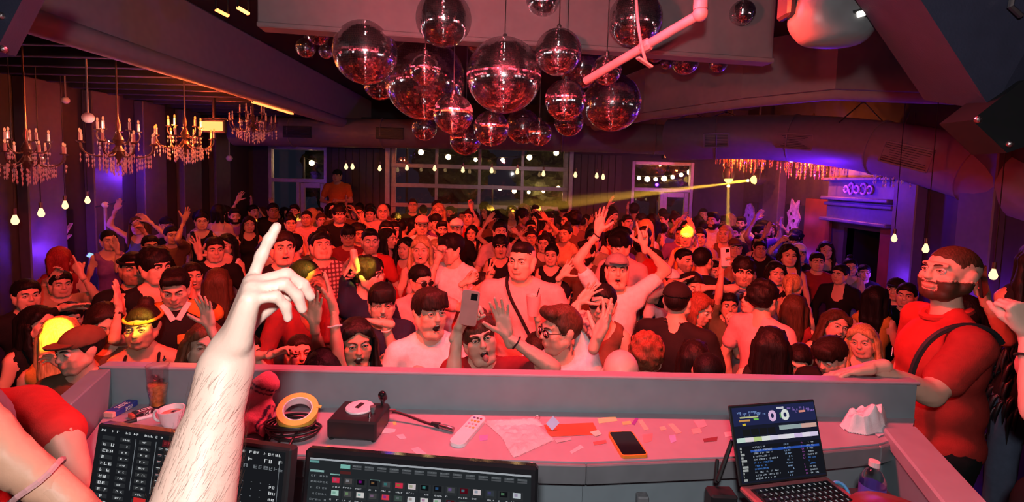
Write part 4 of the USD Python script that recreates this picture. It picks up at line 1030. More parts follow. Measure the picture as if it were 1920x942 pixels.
# helper in a red shirt, seen from behind at the picture's edge
hp_ = P(-92, 700, 1.20)
staff('helper in a red tee bending forward at the end of the booth', (hp_[0] - .15, 1.22, .3), .90, math.radians(35), arms=[('1', 165, 985, -.05, 'relax', op(e=(155, 800, -.12), n='d'))],
      w=1.40, belly=1.2, hy=20, hairs='short', hairc='black', top='tee', topc='red', legs='black', sleeve=.93)
# grey-shirted helper: bare forearm with a beaded bracelet
staff('person in a dark grey tee with a hairy forearm and beaded bracelet', (-1.13, .66, .3), 1.05, math.radians(60), arms=[('1', 118, 935, .05, 'relax', op(e=(10, 850, .0), n='d'))],
      w=1.2, sleeve=.9, skin='tan', hairs='short', hairc='brown', top='tee', topc='grey', legs='black', bands=((1, .84, mat('bead_red', (.5, .25, .25), .2)),))

# the DJ: stands below the camera, one arm raised into the picture with a pointing hand
dj_pos, dj_s = np.array([-.52, .26, .3]), .97
dj = thing('person', 'DJ raising a bare pale forearm, index finger pointing up over the crowd', 'person', dj_pos, 0, None, dj_s)
Wp, Ep = P(424, 690, .70), P(352, 990, .60)
IDX = ([(2, 4, 5, 3), (-1, 62, 52, 22), (-3, 68, 55, 25), (-5, 72, 55, 28)], (14, 40, 30))
Dh = nrm(P(472, 530, .71) - Wp); vw = nrm(P(480, 600, .7) - C0); Nh = np.cross(vw + V3(0, 0, .42), Dh)
y = -nrm(Nh - Dh * (Nh @ Dh)); M = np.stack([np.cross(y, Dh), y, Dh], 1)
hsc = 1.02
hpr = []
for c_ in hand_prims(*IDX): hpr.append(('c', M @ (np.asarray(c_[1]) * hsc) + Wp + Dh * .03, M @ (np.asarray(c_[2]) * hsc) + Wp + Dh * .03, c_[3] * hsc, c_[4] * hsc) + tuple(c_[5:]))
S_ = dj_pos + np.array([.17, .04, 1.43]) * dj_s; S_[0] = dj_pos[0] + .16
E_ = Ep + (Ep - Wp) * .06
fore = [('c', E_, Wp, .047, .031), ('c', E_ + (Wp - E_) * .12, E_ + (Wp - E_) * .55, .050, .039, .02), ('c', Wp, Wp + Dh * .03, .031, .029), ('c', S_, E_, .056, .044), ('c', E_ + (Wp - E_) * .82, Wp, .032, .0305)]
fv, ff = blob([c_ if len(c_) > 5 else c_ + (.02,) for c_ in fore] + hpr, .0042, .012)
tor, neck = torso(0, .96)
other = arm_prims(skeleton(0, .96)[0], 0, .96)
bv, bf = blob(tor + neck + other, .016, .03)
hd_ = head(0); to_w = lambda v: v * dj_s + dj_pos
back = lambda v: (v - dj_pos) / dj_s
parts = [(back(fv), ff), (bv, bf), (hd_[0] * 1.06 + (0, -.002, 1.64), hd_[1])]
kinds = np.concatenate([np.zeros(len(fv), int), np.zeros(len(bv), int), hd_[2]])
obj('body', cat(parts), m_skin, dj, True, kcol(kinds, 'arm', 'brown'))
nail = P(513, 452, .72)
obj('hair', tf(hair('short'), None, (0, -.002, 1.64), 1.06), m_hair['brown'], dj, True)
sl = blob(tor + [('c', back(S_), back(S_ + (E_ - S_) * .45), .06, .058)] + arm_prims(skeleton(0, .96)[0], 0, .96, 0, .58, .004), .016, .03, [(('e', (0, -.035, 1.575), (.092, .10, .10)), .01)], post=lambda G, X, Y, Z: np.maximum(G, .84 - Z + 0 * X + 0 * Y), infl=.013)
obj('shirt', sl, m_cloth['black'], dj, True)
lg = [('e', (0, .01, .93), (.155, .118, .12))]
for q in (-1, 1): lg += [('c', (q * .085, .01, .90), (q * .095, 0, .48), .080, .058), ('c', (q * .095, 0, .48), (q * .10, .015, .06), .058, .05)]
obj('trousers', blob(lg, .026, .03, infl=.006), m_cloth['black'], dj, True)
for q in (-1, 1): obj('shoe', blob([('c', (q * .10, .05, .042), (q * .115, -.13, .036), .042, .036)], .012, .01), mat('shoe_leather', (.03, .025, .025), .4), dj, True)
hair_pts = []
g = np.random.default_rng(9)
ax = nrm(Wp - E_); n1 = nrm(np.cross(ax, (0, 1, 0))); n2 = np.cross(ax, n1)
cv, cw = [], []
NF = vnormals(fv, ff); PK = [i for i in range(len(fv)) if -.12 < (fv[i] - E_) @ ax < .9 * np.linalg.norm(Wp - E_)]
for _ in range(1500):                                          # fine dark hairs on the forearm
    k = int(g.choice(PK)); nn = NF[k]; p = fv[k] + g.normal(size=3) * .0015; tdir = nrm(ax * .9 + np.cross(ax, nn) * g.uniform(.1, .6))
    for i in range(4): cv.append(back(p + tdir * .006 * i + nn * (.0012 * i - .0002 * i * i))); cw.append(.00022 * (1 - i / 5))
bc = UsdGeom.BasisCurves.Define(stage, str(dj.GetPath()) + '/arm_hair'); bc.CreateTypeAttr('linear')
bc.CreatePointsAttr(Vt.Vec3fArray.FromNumpy(np.array(cv, np.float32))); bc.CreateCurveVertexCountsAttr(Vt.IntArray([4] * 1500)); bc.CreateWidthsAttr(Vt.FloatArray.FromNumpy(np.array(cw, np.float32))); bc.SetWidthsInterpolation('vertex')
UsdShade.MaterialBindingAPI.Apply(bc.GetPrim()).Bind(m_hair['brown']); tag(bc.GetPrim(), kind='stuff')

# women at the picture's edge beyond the rail
wp = P(1952, 560, 2.42)
rw, aw = staff('woman in a black feathered top and pale jeans raising a phone behind the bouncer', (wp[0] + .04, 2.44, .3), 1.0, math.radians(-35), fem=1, skin='tan', hairs='long', hairc='black', top='tank', topc='black', legs='denim',
               arms=[('L', 1846, 560, -.06, 'grip', op(e=(1880, 640, -.1), n='l', t=(1832, 520)))])
g = np.random.default_rng(4); ft = []
for _ in range(150):
    a = g.uniform(0, 2 * math.pi); z = g.uniform(.86, 1.36); p = V3(.135 * math.cos(a), .105 * math.sin(a), z); o = V3(math.cos(a), math.sin(a), 0)
    ft.append(tube([p, p + o * .03 - V3(0, 0, .03), p + o * .045 - V3(0, 0, .09), p + o * .04 + g.normal(size=3) * .012 - V3(0, 0, .15)], [.004, .012, .010, .001], 5))
fo = obj('feathers', cat(ft), mat('black_feather', (.012, .012, .015), .4), rw, True, kind='stuff')
wq = P(2010, 560, 1.55)
rv, av = staff('pale-armed person with a clenched fist and black wristband at the picture edge', (wq[0] + .06, 1.52, .3), .98, math.radians(-30), fem=1, skin='pale', hairs='long', hairc='dark', top='tank', topc='black', legs='black',
               arms=[('L', 1925, 625, -.04, 'fist', op(e=(1945, 760, -.05), n='b', t=(1900, 550)))], bands=((0, .72, m_band),))
# ---------------------------------------------------------------- mirror balls
def mirror_mat():
    n = {'tc': ('texture_coordinate', {}), 's': ('separate_xyz', {}), 'mi': ('math', {'math_type': 'multiply', 'value2': -1.0}), 'tr': ('combine_xyz', {}), 'g': ('glossy_bsdf', {'roughness': .05, 'color': (.85, .78, .80)}), 'c': ('glossy_bsdf', {'roughness': .16, 'color': (1, .95, .96)}), 'm3': ('mix_closure', {'fac': .22}),
         'a': ('glossy_bsdf', {'roughness': .34, 'anisotropy': .97, 'color': (1, .93, .95)}), 'b': ('glossy_bsdf', {'roughness': .34, 'anisotropy': .97, 'rotation': .25, 'color': (.95, .95, 1)}),
         'm1': ('mix_closure', {'fac': .5}), 'm2': ('mix_closure', {'fac': .60})}
    return usdkit.material(stage, '/World/Looks/mirror_tile', n, [('tc.object', 's.vector'), ('s.y', 'mi.value1'), ('mi.value', 'tr.x'), ('s.x', 'tr.y'), ('tr.vector', 'a.tangent'), ('tr.vector', 'b.tangent'), ('a.BSDF', 'm1.closure1'), ('b.BSDF', 'm1.closure2'), ('g.BSDF', 'm2.closure1'), ('m1.closure', 'm2.closure2'), ('m2.closure', 'm3.closure1'), ('c.BSDF', 'm3.closure2')], surface='m3.closure')


m_mirror, m_core = mirror_mat(), mat('mirror_grout', (.25, .18, .2), .3, .6)
m_rod, m_cable = mat('steel_rod', (.5, .45, .45), .3, 1), mat('cable_black', (.02, .02, .02), .5)


def tiles(r, rows, seed):
    g = np.random.default_rng(seed); v, f = [], []
    for i in range(rows):
        t0, t1 = math.pi * i / rows, math.pi * (i + 1) / rows; n = max(4, int(round(2 * rows * math.sin((t0 + t1) / 2)))); ph = g.uniform(0, 1)
        for j in range(n):
            e = .045; p0, p1 = 2 * math.pi * (j + e + ph) / n, 2 * math.pi * (j + 1 - e + ph) / n; a0, a1 = t0 + e * (t1 - t0), t1 - e * (t1 - t0)
            q = np.array([[math.sin(a) * math.cos(p), math.sin(a) * math.sin(p), math.cos(a)] for a, p in ((a0, p0), (a1, p0), (a1, p1), (a0, p1))]) * r
            c = q.mean(0); q = c + (q - c) @ rotm(g.normal(size=3), g.normal() * 1.1).T
            f += [[len(v), len(v) + 1, len(v) + 2], [len(v), len(v) + 2, len(v) + 3]]; v += list(q)
    return np.array(v), np.array(f)


BALLS = [(945, 142, 71, 3.45, 'largest mirror ball, low at the middle of the cluster'), (797, 150, 76, 3.95, 'big mirror ball behind the small one on its own cable, beside the largest'), (1148, 193, 54, 4.0, 'big mirror ball beyond the angled pink pipe'),
         (685, 98, 60, 3.45, 'mirror ball hanging alone at the cluster edge nearest the chandeliers'), (832, 36, 52, 3.4, 'mirror ball cut by the upper edge, above the big pair'), (1191, 36, 50, 3.3, 'mirror ball behind the thin bent cable of the pink pipe'),
         (1047, 98, 44, 3.3, 'mirror ball with the brightest white flash star'), (850, 214, 38, 3.3, 'mirror ball with a white star hanging below the big pair'), (921, 241, 34, 3.7, 'mirror ball directly under the largest ball'),
         (1060, 188, 39, 3.5, 'mirror ball between the largest ball and the pipe-side big ball'), (908, 62, 42, 4.2, 'mirror ball half hidden above the largest ball'), (1063, 45, 28, 4.1, 'small mirror ball above the star-flash ball'),
         (797, 131, 29, 3.15, 'small mirror ball hanging in front of a big one'), (1137, 132, 28, 3.2, 'small mirror ball crossed by the pink pipe end'), (796, 240, 24, 4.4, 'small dim mirror ball below the second big ball'),
         (873, 262, 30, 4.5, 'lowest mirror ball, hanging over the roll-up door'), (980, 237, 33, 4.5, 'dim mirror ball low behind the ball under the largest'), (1011, 250, 24, 4.0, 'small mirror ball with a bright ring, lowest on the pipe side'),
         (1067, 228, 28, 4.5, 'dim mirror ball below the one near the pipe-side big ball'), (1285, 114, 26, 4.4, 'mirror ball hanging alone below the header end'), (1347, 119, 17, 4.7, 'tiny mirror ball farthest along the header end'),
         (596, 62, 22, 4.3, 'uppermost of three small mirror balls near the long beam'), (573, 90, 18, 4.6, 'middle one of three small mirror balls near the long beam'), (611, 97, 13, 4.8, 'smallest of three small mirror balls near the long beam'),
         (1392, 24, 23, 3.6, 'orange-lit mirror ball by the moving light fixture'), (712, 158, 30, 4.6, 'dim mirror ball peeking out under the outlying large ball'), (1017, 0, 32, 3.5, 'mirror ball cut by the upper edge above the middle'),
         (990, -8, 25, 3.9, 'mirror ball mostly above the picture edge'), (1229, 100, 17, 4.8, 'small mirror ball just past the pipe bracket'), (1250, 118, 12, 5.0, 'tiny mirror ball tucked by the pipe bracket'), (1090, 122, 44, 4.6, 'dim mirror ball behind the star-flash ball'), (1286, -6, 18, 3.7, 'mirror ball by the pipe elbow at the upper edge'), (985, 88, 46, 4.9, 'dim mirror ball farthest back in the cluster')]
for i, (px, py, rp, Y, lab) in enumerate(BALLS):
    c = P(px, py, Y); r = rp * Y / F * .97; b = thing('mirror_ball', lab, 'mirror ball', c, 0, 'mirror balls hanging over the dance floor')
    rows = 56 if rp > 65 else 46 if rp > 40 else 34 if rp > 25 else 24
    obj('core', ball(r * .975, (0, 0, 0), 3 if rp > 45 else 2), m_core, b, True)
    obj('mirror_tiles', tiles(r, rows, i), m_mirror, b, kind='stuff')
    obj('hanger', cat([lathe([(0, r * .97), (.016, r * .97), (.016, r + .02), (.006, r + .03), (0, r + .03)], 12), tube([(0, 0, r + .02), (0, 0, ZC - c[2])], .0035, 6)]), m_rod, b)

# ---------------------------------------------------------------- chandeliers
m_brass, m_candle = mat('tarnished_metal', (.25, .16, .13), .35, .8), mat('candle_sleeve', (.7, .55, .48), .5)
m_crystal = usdkit.material(stage, '/World/Looks/crystal', {'p': ('principled_bsdf', {'base_color': (.85, .78, .78), 'roughness': .12, 'metallic': .3})}, surface='p.BSDF')
OCT = trimesh.convex.convex_hull(np.array([(0, 0, .02), (.008, 0, 0), (0, .008, 0), (-.008, 0, 0), (0, -.008, 0), (0, 0, -.026)]))
OCT = (np.array(OCT.vertices), np.array(OCT.faces))


def chandelier(label, pos, D, ztop, glow, strength, lit, seed):
    c = thing('chandelier', label, 'chandelier', pos, 0, 'candelabra chandeliers'); k = D / .6
    fl = emitter('candle_glow_' + glow, {'dim': (1, .25, .12), 'orange': (1, .14, .02)}[glow], strength)
    obj('stem', lathe([(0, .26 * k), (.012, .26 * k), (.02, .2 * k), (.012, .14 * k), (.045 * k, .06 * k), (.02, .0), (.055 * k, -.05 * k), (.03, -.1 * k), (.012, -.15 * k), (.022, -.17 * k), (0, -.19 * k)], 16), m_brass, c, 40)
    obj('chain', tube([(0, 0, .25 * k), (0, 0, ztop - pos[2])], .008, 6), m_brass, c)
    obj('ceiling_rose', lathe([(0, ztop - pos[2]), (.05, ztop - pos[2]), (.045, ztop - pos[2] - .02), (0, ztop - pos[2] - .035)][::-1], 16), m_brass, c)
    g = np.random.default_rng(seed); drops = []
    for tier, (n, R, z0) in enumerate(((8, .29 * k, .0), (5, .16 * k, .12 * k))):
        for i in range(n):
            a = 2 * math.pi * (i + .5 * tier) / n + .3; u = V3(math.cos(a), math.sin(a), 0)
            pts = [u * .02 + (0, 0, z0), u * R * .45 + (0, 0, z0 - .10 * k), u * R * .9 + (0, 0, z0 - .07 * k), u * R + (0, 0, z0 + .02 * k)]
            ar = obj('arm', cat([tube(spline(pts, 12), .0075 * k, 6), tf(lathe([(0, 0), (.026 * k, .004), (.03 * k, .015 * k), (.012, .012), (0, .012)], 10), None, u * R + (0, 0, z0 + .015 * k))]), m_brass, c, 40)
            obj('candle', tf(cyl(.011 * k, .075 * k, n=8), None, u * R + (0, 0, z0 + .027 * k)), m_candle, ar)
            obj('flame_bulb', ball(.012 * k, u * R + (0, 0, z0 + .122 * k), 1, (.8, .8, 1.7)), fl if lit else m_crystal, ar)
            for m_ in range(5):
                q = u * R * g.uniform(.5, 1.05) + (0, 0, z0 - .05 * k); 
                for d in range(int(g.integers(1, 4))): drops.append(tf(OCT, rotm((0, 0, 1), g.uniform(0, 90)), q - (0, 0, .045 * k * (d + 1)), k))
    for i in range(40):
        a = g.uniform(0, 6.28); R = .2 * k * g.random() ** .5
        for d in range(3): drops.append(tf(OCT, None, (R * math.cos(a), R * math.sin(a), -.10 * k - .045 * k * d - .1 * k * (1 - R / (.2 * k))), k))
    obj('crystal_drops', cat(drops), m_crystal, c, kind='stuff')
    if lit:
        for q in range(3):
            a = 2 * math.pi * (q + .5 * 0) / 3 + .5; sphere_light(f'added_chandelier_light_{seed}{q:02d}', np.array(pos) + (.21 * k * math.cos(a), .21 * k * math.sin(a), .16 * k), lit / 3, (1, .16, .025) if glow == 'orange' else (1, .45, .35), .012)  # warm lamps added among the arms to light the crystals


chandelier('unlit silvery candelabra chandelier nearest to the stage', P(50, 292, 4.35), .56, ZA, 'dim', .9, 1.5, 1)  # candles are unlit; their faint glow is added
chandelier('candelabra chandelier with purple light behind it, second from the stage', P(222, 274, 4.75), .62, ZA, 'dim', 1.4, 3, 2)
chandelier('orange glowing candelabra chandelier beside the red stage light', P(347, 262, 5.3), .58, ZA, 'orange', 4, 70, 3)  # red backlight on the crystals made by added flames and lamps
chandelier('dark unlit chandelier beyond the red stage light', P(474, 232, 6.8), .6, ZA, 'dim', .2, 0, 4)


m_orange_lit = usdkit.material(stage, '/World/Looks/orange_lit_crystal', {'p': ('principled_bsdf', {'base_color': (.85, .36, .14), 'roughness': .12, 'metallic': .3})}, surface='p.BSDF')  # clear crystal with the orange lamplight put into its colour


def crystal_fall(label, pos, D, glow, lit, seed, ztop):
    c = thing('crystal_chandelier', label, 'chandelier', pos, 0, 'crystal fringe chandeliers beside the duct'); g = np.random.default_rng(seed); dr = []
    for R in (.5, .36, .2):
        t = np.linspace(0, 2 * np.pi, 25); obj('ring', tube([(D * R * math.cos(a), D * R * math.sin(a), -.03 * (R < .5)) for a in t], .012, 6, False), m_brass, c)
        for a in np.arange(0, 6.28, .24 if R > .3 else .35):
            for d in range(int(g.integers(2, 5 if R > .4 else 7))): dr.append(tf(OCT, rotm((0, 0, 1), g.uniform(0, 90)), (D * R * math.cos(a), D * R * math.sin(a), -.045 * (d + 1)), 1.25))
    obj('crystal_drops', cat(dr), m_orange_lit if lit else m_crystal, c, kind='stuff')
    for i in range(6): obj('bulb', ball(.018, (D * .3 * math.cos(i * 1.05), D * .3 * math.sin(i * 1.05), .02), 1), emitter('candle_glow_' + glow, (1, .16, .03), 4) if lit else m_crystal, c)
    for a in (0, 2.1, 4.2): obj('suspension_rod', tube([(D * .36 * math.cos(a), D * .36 * math.sin(a), 0), (0, 0, ztop - pos[2])], .006, 5), m_brass, c)
    if lit: sphere_light('fringe_light' + f'_{seed:03d}', np.array(pos) + (0, 0, -.06), lit, (1, .15, .025), .03)


crystal_fall('orange-lit crystal fringe chandelier above the two yellow spotlights', P(1395, 290, 8.0), .86, 'orange', 60, 1, ZA)
crystal_fall('orange-red lit crystal fringe chandelier between the spotlights and the purple fascia', P(1520, 300, 7.3), .88, 'orange', 45, 2, ZA)
crystal_fall('unlit crystal fringe chandelier past the purple fascia', P(1705, 322, 6.0), .7, 'dim', 0, 3, ZA)

# ---------------------------------------------------------------- ducts
def duct(label, path, r, name='air_duct'):
    d = thing(name, label, 'duct'); s = spline(path, 44)
    obj('pipe', tube(s, r, 28), m_duct, d, 50)
    for i in range(6, 44, 9): 
        t = nrm(s[min(i + 1, 43)] - s[i - 1]); B = frame(t, (0, 0, 1)); a = np.linspace(0, 2 * np.pi, 29)
        obj('seam', tube([s[i] + B @ V3(0, (r + .004) * math.cos(u), (r + .004) * math.sin(u)) for u in a], .012, 5, False), m_duct, d)
    return d, s


d1, s1 = duct('fat pinkish-grey air duct with grilles curving along the bulb-lit wall', [P(1255, 263, 7.9), P(1330, 259, 7.6), P(1450, 258, 7.2), P(1600, 270, 6.4), P(1750, 298, 5.6), P(1920, 350, 4.8), P(2100, 420, 4.1)], .335)
for px, py, w, h in ((1340, 265, .34, .2), (1515, 270, .46, .2), (1732, 291, .52, .24)):
    d_ = min(s1, key=lambda q: abs(project(q)[0] - px)); i = int(np.argmin([np.linalg.norm(q - d_) for q in s1])); t = nrm(s1[min(i + 1, 43)] - s1[i - 1]); n_ = nrm(C0 - d_); n_ = nrm(n_ - t * (n_ @ t)); n_ = nrm(n_ - V3(0, 0, .12)); B = np.stack([t, np.cross(n_, t), n_], 1)
    c = d_ + n_ * .33
    gr = obj('grille', tf(cat([bx((w, .02, .03), (0, h / 2, 0)), bx((w, .02, .03), (0, -h / 2, 0)), bx((.02, h, .03), (w / 2, 0, 0)), bx((.02, h, .03), (-w / 2, 0, 0))]), B, c), m_duct, d1)
    obj('louvre', cat([tf(bx((w - .03, .006, .02), (0, -h / 2 + h * (k + .5) / 9, -.004)), B, c) for k in range(9)]), m_dark, gr)
for px in (1303, 1357, 1608):
    q = min(s1, key=lambda q: abs(project(q)[0] - px)); top = q + (0, 0, ZC - .28 - q[2])
    top = np.array([q[0], q[1], 3.42])
    obj('hanger_strap', cat([tube([top, q + V3(s * .3, 0, .28)], .009, 5) for s in (-1, 1)] + [tube([top, (top[0], top[1], ZC)], .008, 5), ball(.03, top, 1)]), m_rod, d1)
d2, s2 = duct('straight dusky air duct crossing the room above the roll-up door', [P(440, 246, 8.7), P(700, 250, 8.7), P(960, 255, 8.7), P(1248, 262, 8.4)], .26)
for px in (570, 742):
    q = min(s2, key=lambda q: abs(project(q)[0] - px)); obj('grille', cat([bx((.5, .03, .2), q + (0, -.25, -.02), .008)] + [bx((.46, .02, .008), q + (0, -.268, -.1 + .02 * k)) for k in range(1, 9)]), m_dark, d2)
for px in (500, 860, 1150):
    q = min(s2, key=lambda q: abs(project(q)[0] - px)); obj('hanger_strap', tube([q + (0, 0, .24), (q[0], q[1], ZC)], .008, 5), m_rod, d2)

# ---------------------------------------------------------------- pendant bulbs
m_bulb = emitter('filament_glow', (1, .62, .26), 2.4)
BULB = lathe([(0, -.075), (.018, -.07), (.030, -.05), (.032, -.032), (.024, -.005), (.014, .02), (.013, .03), (0, .03)], 14)
def pendant(label, pos, ztop, k=1.0):
    b = thing('pendant_bulb', label, 'pendant lamp', pos, 0, 'bare filament bulbs on cords')
    obj('bulb', tf(BULB, None, (0, 0, 0), k), m_bulb, b, 50); obj('socket', tf(cyl(.017, .06, (0, 0, .028), 10), None, (0, 0, 0), k), m_brass, b); obj('cord', tube([(0, 0, .08 * k), (0, 0, ztop - pos[2])], .004, 5), m_cable, b)
for i, (px, py, Y, lab) in enumerate(((28, 408, 4.5, 'pendant bulb farthest toward the red helper, on the pilaster wall'), (77, 395, 5.0, 'pendant bulb beside the purple splash art, the nearer one'), (122, 381, 5.5, 'pendant bulb above the purple splash art'), (164, 372, 6.0, 'pendant bulb next to the thin wall stand'))):
    pendant(lab, P(px, py, Y), ZA, .95)
for i, (px, py) in enumerate(((649, 310), (661, 310), (712, 313), (763, 312), (815, 313), (868, 316), (922, 317), (970, 319), (1019, 323), (1079, 325), (1119, 327), (1131, 329))):
    nm = ['first', 'second', 'third', 'fourth', 'fifth', 'sixth', 'seventh', 'eighth', 'ninth', 'tenth', 'eleventh', 'twelfth'][i]
    pendant(f'{nm} small pendant bulb along the back wall, counted from the orange-shirted man', P(px, py, 9.55), 3.38, 1.15)
struct('trim_5', bx((7.2, .05, .05), (-.6, 9.55, 3.40)), m_dark)
obj('bracket', cat([bx((.03, .03, ZC - 3.40), (x, 9.55, (ZC + 3.40) / 2)) for x in (-3.9, -.6, 2.8)]), m_dark, stage.GetPrimAtPath('/World/trim_5'))
for px, py, Y, lab in ((1677, 443, 5.3, 'pendant bulb in front of the red wood panel'), (1736, 462, 4.7, 'pendant bulb just in front of the bouncer\'s brow'), (1799, 462, 5.4, 'half hidden pendant bulb behind the bouncer\'s head'), (1863, 510, 3.9, 'pendant bulb between the bouncer and the raised phone')):
    pendant(lab, P(px, py, Y), ZA if P(px, py, Y)[0] < 3.2 else ZC, .9)

# ---------------------------------------------------------------- lamps, signs, pictures
p = P(400, 237, 6.9); r = thing('stage_light', 'glaring red-orange stage light hung by the orange chandelier', 'stage light', p)
obj('lens', bx((.30, .012, .13), (0, -.03, 0), .003), emitter('red_panel_glow', (1, .22, .06), 3.5), r); obj('housing', bx((.36, .06, .19), (0, .012, 0), .012), m_dark, r); obj('yoke', cat([bx((.03, .03, ZA - p[2] - .09), (0, .02, (ZA - p[2]) / 2 + .04)), bx((.40, .03, .03), (0, .02, .10))]), m_dark, r)
sphere_light('red_panel_light', p + (0, -.12, 0), 22, (1, .09, .03), .05)
for px, py, Y, lab in ((1254, 292, 10.14, 'orange lit exit sign over the door beside the roll-up door'), (547, 268, 10.14, 'dim orange exit sign over the door by the orange-shirted man')):
    q = P(px, py, Y); e = thing('exit_sign', lab, 'exit sign', q); w = .2
    obj('housing', bx((w + .04, .05, .14), (0, .02, 0), .008), m_dark, e); obj('face', bx((w + .01, .008, .11), (0, -.008, 0)), mat('sign_face', (.35, .03, .01), .4), e)
    obj('lettering', tf(text('EXIT', .085, .004), frame((1, 0, 0), (0, 0, 1)), (-.095, -.012, -.042)), emitter('exit_glow', (1, .25, .05), 5 if px > 1000 else 2), e)
bL = []
for px, py, lab, tgt in ((1418, 337, 'yellow moving spotlight throwing the long beam', P(930, 392, 8.6)), (1366, 333, 'yellow moving spotlight pointing straight down, beside the one with the long beam', P(1364, 470, 8.5))):
    q = P(px, py, 8.6); m_ = thing('spotlight', lab, 'spotlight', q); dirn = nrm(tgt - q); B = frame(dirn, (0, 0, 1)) if abs(dirn[2]) < .9 else frame(dirn, (0, 1, 0))
    obj('body', tf(lathe([(0, -.16), (.07, -.15), (.10, -.08), (.09, .02), (.085, .03), (0, .03)], 20), np.stack([B[:, 1], B[:, 2], B[:, 0]], 1)), m_dark, m_, 40)
    obj('lens', ball(.078, dirn * .02, 2), emitter('spot_lens', (1, .58, .12), 4), m_, True)
    obj('yoke', cat([tube([(0, -.12, 0), (0, -.12, .2), (0, .12, .2), (0, .12, 0)], .014, 6), tube([(0, 0, .2), (0, 0, ZC - q[2])], .02, 8)]), m_dark, m_)
    bL.append((q, dirn))
# pictures painted in pale relief heads on the wall, glowing under ultraviolet lamps
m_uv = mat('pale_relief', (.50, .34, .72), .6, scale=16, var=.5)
def relief(name, label, px, py, wall, pts, hgt, thick=.03, extra=()):
    c = PX(px, py, wall); n = 1 if wall < 0 else -1; t = thing(name, label, 'picture', c)
    obj('board', bx((.02, hgt * .95, hgt * 1.12), (n * .01, 0, 0), .004), m_black, t)
    poly = sg.Polygon(np.array(pts) * hgt).buffer(.01); m = trimesh.creation.extrude_polygon(poly, thick, engine='earcut'); v = np.array(m.vertices)
    obj('relief', (np.stack([n * (.02 + v[:, 2]), -v[:, 0] * (1 if n < 0 else -1), v[:, 1]], 1), np.array(m.faces)), m_uv, t)
    for a, b, w_ in extra: obj('mark', ball(.05 * hgt, (n * (.022 + thick), -a * hgt * (1 if n < 0 else -1), b * hgt), 1, (.2, w_, 1)), m_black, t)
    sphere_light('picture_uv' + f'_{int(px):04d}', c + (n * .34, -.1, .1), 1.5, (.26, .03, 1), .03)
prof = [(-.30, -.5), (.10, -.5), (.12, -.28), (.30, -.18), (.34, .1), (.26, .36), (.05, .5), (-.18, .44), (-.28, .24), (-.27, .12), (-.40, -.03), (-.30, -.08), (-.34, -.15), (-.29, -.2), (-.33, -.27), (-.22, -.34), (-.2, -.42)]
relief('head_picture', 'pale head in profile glowing purple on the wall below the yellow spotlights', 1408, 408, XR, prof, .56, extra=((.02, .08, 1.0), (-.22, -.12, .7), (.1, .2, .5)))
relief('head_picture', 'tall shaggy head picture glowing purple beside the red-brown door panel', 1491, 422, XR, [(x * .8, y * 1.35) for x, y in ((-.2, -.5), (.0, -.46), (.12, -.3), (.3, -.2), (.22, -.02), (.36, .15), (.2, .3), (.24, .5), (.02, .4), (-.16, .52), (-.2, .32), (-.36, .24), (-.22, .06), (-.34, -.1), (-.18, -.2))], .62, extra=((.05, .12, 1.2), (-.1, -.1, 1.0), (.08, -.3, .8), (-.1, .3, .8)))
splash = []
for k in range(9):
    a = math.radians(20 + 18 * k); splash += [(.12 * math.cos(a - .12), .12 * math.sin(a - .12) - .2), ((.45 + .14 * (k % 2)) * math.cos(a) * .8, (.5 + .2 * (k % 3 == 1)) * math.sin(a) - .2)]
splash += [(-.15, -.3), (.05, -.5), (.14, -.32)]
relief('splash_picture', 'spiky pale splash picture glowing purple below the wall bulbs', 100, 442, XL, splash, .55)
# purple-lit motif on the fascia over the passage
c = PX(1625, 356, XR); v_, f_ = [], []
for k, (a, w_, h_) in enumerate(((-.22, .045, .05), (-.10, .05, .075), (.03, .05, .05), (.14, .04, .08), (.24, .04, .045))):
    t = np.linspace(.4, 5.4 + k * .25, 16); v_.append(tube([(-.08, a + w_ * math.cos(u), c[2] + .01 * (k % 2) + h_ * math.sin(u)) for u in t], .014, 7))
obj('motif', cat(v_), m_uv, fs)

# globe lamps and small fixtures under the aisle ceiling
for px, py, Y, r_, lab in ((165, 221, 4.6, .05, 'white globe lamp on a long rod among the chandeliers'), (123, 188, 5.6, .04, 'small white globe lamp close under the aisle ceiling'), (430, 297, 8.8, .055, 'small pinkish globe lamp near the open door')):
    q = P(px, py, Y); t = thing('globe_lamp', lab, 'globe lamp', q); obj('globe', ball(r_, (0, 0, 0), 2), mat('opal_glass', (.75, .68, .68), .3), t, True); obj('rod', tube([(0, 0, r_ * .8), (0, 0, ZA - .02 - q[2])], .008, 6), mat('painted_rod', (.3, .25, .26), .5), t)
q = PX(200, 470, XL + .4); t = thing('microphone_stand', 'thin stand with a cross arm by the pilaster wall', 'stand', (q[0], q[1], 0)); zt_ = PX(200, 384, XL + .4)[2]
obj('pole', tube([(0, 0, .02), (0, 0, zt_)], .02, 8), mat('stand_metal', (.5, .42, .38), .4, .6), t); obj('arm', tube([(-.12, 0, zt_ - .03), (.26, 0, zt_ + .05)], .010, 6), m_dark, t); obj('head', ball(.04, (0, 0, zt_), 1), mat('opal_glass', (1, 1, 1)), t); obj('base', lathe([(0, 0), (.16, 0), (.15, .02), (.03, .03), (0, .03)], 16), m_dark, t)

